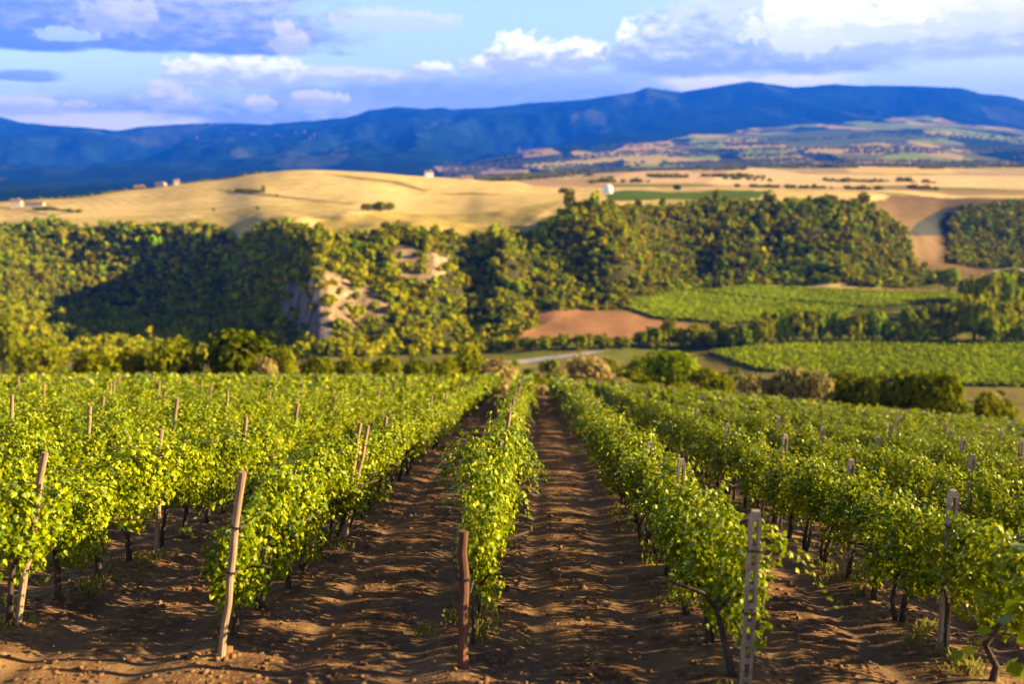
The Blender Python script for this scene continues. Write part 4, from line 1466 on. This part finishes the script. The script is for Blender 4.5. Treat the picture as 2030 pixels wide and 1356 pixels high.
# ------------------------------------------------------------------ flat green fields of the valley: rows of low crop
def crop(name, label, poly, x0, x1, y0, y1, ang, gap):
    ca, sa = math.cos(ang), math.sin(ang)
    cx, cy = (x0 + x1) / 2, (y0 + y1) / 2
    Rm = math.hypot(x1 - x0, y1 - y0) / 2
    u = np.arange(-Rm, Rm, 0.55); v = np.arange(-Rm, Rm, gap)
    U, Vv = np.meshgrid(u, v)
    U = U.ravel(); Vv = Vv.ravel()
    U = np.repeat(U, 5); Vv = np.repeat(Vv, 5)
    U = U + rng.normal(0, 0.2, len(U)); Vv = Vv + rng.normal(0, 0.24, len(Vv))
    x = cx + ca * U - sa * Vv; y = cy + sa * U + ca * Vv
    k = (y > 200) & (y < 520)
    x, y = x[k], y[k]
    z = H(x, y)
    px, py = project(x, y, z)
    k = inside(px, py, poly) & (px < 2120)
    x, y, z = x[k], y[k], z[k]
    n = len(x)
    P = np.stack([x, y, z + rng.uniform(0.3, 1.3, n)], 1)
    N = rng.normal(0, 0.6, (n, 3)) + (0.8, -0.2, 1.0)
    V, F = scatter(P, N, rng.normal(0, 1, (n, 3)), rng.uniform(0.5, 0.8, n), QUAD, QUAD_F)
    t = 1.15 + 0.35 * (fbm(x / 25, y / 25, 3, 5)) + 0.06 * rng.normal(0, 1, n)
    me = mesh_np(name, V, F, False, np.repeat(np.repeat(np.clip(t, 0.5, 1.8), 4)[:, None], 3, 1))
    tag(link(name, me, M_CROP), label, 'crop', None, 'stuff')


FA1 = [(1225, 605), (1265, 590), (1330, 578), (1480, 594), (1700, 613), (1660, 632), (1440, 643), (1300, 632)]
FA2 = [(1345, 575), (1400, 563), (1560, 572), (1900, 583), (1900, 600), (1715, 610), (1490, 591)]
crop('vine_crop', 'flat green field of even rows across the tree line, below the wooded hill', FA1, 40, 190, 360, 460, 0.5, 1.5)
crop('vine_crop', 'upper strip of the green field at the foot of the wooded hill', FA2, 70, 240, 410, 520, 0.5, 1.5)
crop('vine_crop', 'flat green field with row lines behind the dark bushes', FIELD_B, 40, 210, 250, 350, 0.62, 1.9)


# ------------------------------------------------------------------ the gravel road by the river bed
def road(name, poly, mat, lift, yr):
    s = np.linspace((poly[:, 0].min() - 1015) / FPX, (poly[:, 0].max() - 1015) / FPX, 260)
    d = np.linspace(yr[0], yr[1], 200)
    S, D = np.meshgrid(s, d)
    x, y = (S * D).ravel(), D.ravel()
    z = H(x, y) + lift
    px, py = project(x, y, z)
    F = grid_faces(len(s), len(d))
    k = inside(px[F].mean(1), py[F].mean(1), [tuple(p) for p in poly])
    F = F[k]
    us, inv = np.unique(F, return_inverse=True)
    me = mesh_np(name, np.stack([x, y, z], 1)[us], inv.reshape(F.shape), True)
    tag(link(name, me, mat), kind='structure')


M_GRAVEL = plain_mat('pale gravel', (0.20, 0.19, 0.19), (0.33, 0.30, 0.28), 0.4, 1.0, 0.4, 3)
road('gravel_road', np.array([(965, 721), (1010, 715), (1080, 707), (1140, 700), (1180, 696), (1215, 694), (1180, 700), (1130, 708), (1060, 718), (1000, 725)]), M_GRAVEL, 0.15, (240, 340))
road('river', np.array([(1955, 540), (1990, 532), (2035, 526), (2035, 536), (1990, 542)]), M_GRAVEL, 0.3, (560, 690))


# ------------------------------------------------------------------ farmhouses
def house(name, label, px, py, w, dp, h, wall, roof, rot=0.0, wins=3, dr=(620, 1500), group=None):
    x, y, z = at(px, py, *dr) if py else crest_at(px)
    o = bpy.data.objects.new(name, None); COL.objects.link(o)
    o.location = (x, y, z - 0.2); o.rotation_euler = (0, 0, rot)
    tag(o, label, 'house', group)
    b = MB()
    b.box(-w / 2, w / 2, -dp / 2, dp / 2, -1.5, h)
    rh = dp * 0.26
    b.add([(-w / 2, -dp / 2, h), (-w / 2, dp / 2, h), (-w / 2, 0, h + rh)], [(0, 1, 2)])
    b.add([(w / 2, -dp / 2, h), (w / 2, dp / 2, h), (w / 2, 0, h + rh)], [(0, 2, 1)])
    link('wall', b.mesh('wall'), wall, o)
    b = MB()
    e = 0.5
    for sg in (-1, 1):
        k = rh / (dp / 2)
        a = [(-w / 2 - e, sg * (dp / 2 + e), h - e * k + 0.05), (w / 2 + e, sg * (dp / 2 + e), h - e * k + 0.05), (w / 2 + e, 0, h + rh + 0.05), (-w / 2 - e, 0, h + rh + 0.05)]
        c = [(p[0], p[1], p[2] + 0.25) for p in a]
        b.add(a + c, [(0, 1, 2, 3), (4, 7, 6, 5), (0, 4, 5, 1), (1, 5, 6, 2), (2, 6, 7, 3), (3, 7, 4, 0)])
    rf = link('roof', b.mesh('roof'), roof, o)
    b = MB(); b.box(w * 0.2, w * 0.2 + 0.7, -0.5, 0.2, h + rh * 0.7, h + rh + 1.1)
    link('chimney', b.mesh('chimney'), wall, rf)
    for i in range(wins):
        for zz in ((1.2,) if h < 4 else (1.2, 4.0)):
            b = MB(); q = -w / 2 + w * (i + 0.5) / wins
            b.box(q - 0.5, q + 0.5, -dp / 2 - 0.06, -dp / 2 + 0.1, zz, zz + 1.4)
            link('window', b.mesh('window'), M_GLASS, o)
    return o


house('farmhouse', 'pinkish two-storey farmhouse at the left end of the wheat hill', 33, 410, 8, 7, 4.8, M_PLASTER, M_ROOF, 0.25, 3)
house('farmhouse', 'long low farm building beside the pinkish farmhouse', 70, 409, 14, 6, 2.8, M_PLASTER, M_ROOF, 0.1, 5)
house('farmhouse', 'low farm building half hidden by the hedge on the crest of the wheat hill', 285, 0, 9, 6, 2.6, M_PLASTER, M_ROOF, 0.2, 3)
house('farmhouse', 'pale farmhouse in the middle of the hedge on the wheat hill crest', 327, 0, 8.5, 6, 3.4, M_PLASTER, M_ROOF, -0.2, 3)
house('farmhouse', 'small farmhouse at the upper end of the crest hedge buildings', 358, 0, 5, 5, 3.8, M_PLASTER, M_ROOF, 0.5, 2)
house('farmhouse', 'small white farmhouse on the skyline of the wheat hill below the blue mountain', 850, 350, 8, 7, 4.6, M_WHITE, M_ROOF, 0.3, 2, (900, 1500))
house('farmhouse', 'low pale farmhouse on the wheat hill, right of the white one', 925, 357, 11, 7, 3.2, M_PLASTER, M_ROOF, 0.2, 2, (900, 1500))


def glint_dome():  # white dome shaped after the blurred glint of a sunlit white building
    x, y, z = at(1205, 383, 700, 1500)
    s = y / FPX
    r = 9.5 * s
    o = bpy.data.objects.new('white_glint_dome', None); COL.objects.link(o)
    o.location = (x, y, z - 0.3)
    tag(o, 'bright white domed shape imitating the glint of a sunlit building by the green strip', 'glint_dome')
    b = MB()
    b.tube([(0, 0, -1), (0, 0, r * 1.15)], r, 28)
    link('body', b.mesh('body', False), M_WHITE, o)
    b = MB()
    n = 8
    b.tube([(0, 0, r * 1.15 + r * 0.75 * math.sin(i / n * 1.56)) for i in range(n + 1)], [r * 1.02 * math.cos(i / n * 1.56) for i in range(n + 1)], 28)
    link('dome', b.mesh('dome', True), M_WHITE, o)


glint_dome()
for i in range(12):
    px = rng.uniform(385, 640); py = np.interp(px, [385, 440, 520, 640], [262, 262, 266, 268]) + rng.uniform(-8, 12)
    x, y, z = at(px, py, 9000, 14500)
    b = MB(); w = rng.uniform(20, 36); hh = rng.uniform(14, 22)
    b.box(-w / 2, w / 2, -5, 5, -9, hh)
    b.add([(-w / 2 - 0.5, -5.5, hh + 0.02), (w / 2 + 0.5, -5.5, hh + 0.02), (w / 2 + 0.5, 5.5, hh + 0.02), (-w / 2 - 0.5, 5.5, hh + 0.02), (-w / 2 - 0.5, 0, hh + 3), (w / 2 + 0.5, 0, hh + 3)],
          [(0, 3, 2, 1), (0, 1, 5, 4), (2, 3, 4, 5), (0, 4, 3), (1, 2, 5)])
    me = b.mesh('village_house')
    me.materials.append(M_OLDWALL); me.materials.append(M_ROOF)
    for p in list(me.polygons)[6:]: p.material_index = 1
    o = link('village_house', me)
    o.location = (x, y, z); o.rotation_euler = (0, 0, rng.uniform(-0.6, 0.6))
    tag(o, 'tiny pinkish house of the village high on the dark blue mountain', 'house', 'houses of the village on the blue mountain')


# ------------------------------------------------------------------ the air
def build_haze():
    b = MB()
    b.box(-16000, 16000, -260, 17000, -72, 1260)
    m = bpy.data.materials.new('haze')
    m.use_nodes = True
    t = m.node_tree
    for n in list(t.nodes): t.nodes.remove(n)
    v = t.nodes.new('ShaderNodeVolumePrincipled')
    v.inputs['Color'].default_value = (*HAZE_COL, 1)
    v.inputs['Density'].default_value = HAZE_DENSITY
    v.inputs['Anisotropy'].default_value = 0.0
    o = t.nodes.new('ShaderNodeOutputMaterial')
    t.links.new(v.outputs[0], o.inputs['Volume'])
    tag(link('haze', b.mesh('haze'), m), kind='stuff')


HAZE_DENSITY = 0.000072
HAZE_COL = (0.01, 0.14, 1.0)
build_haze()
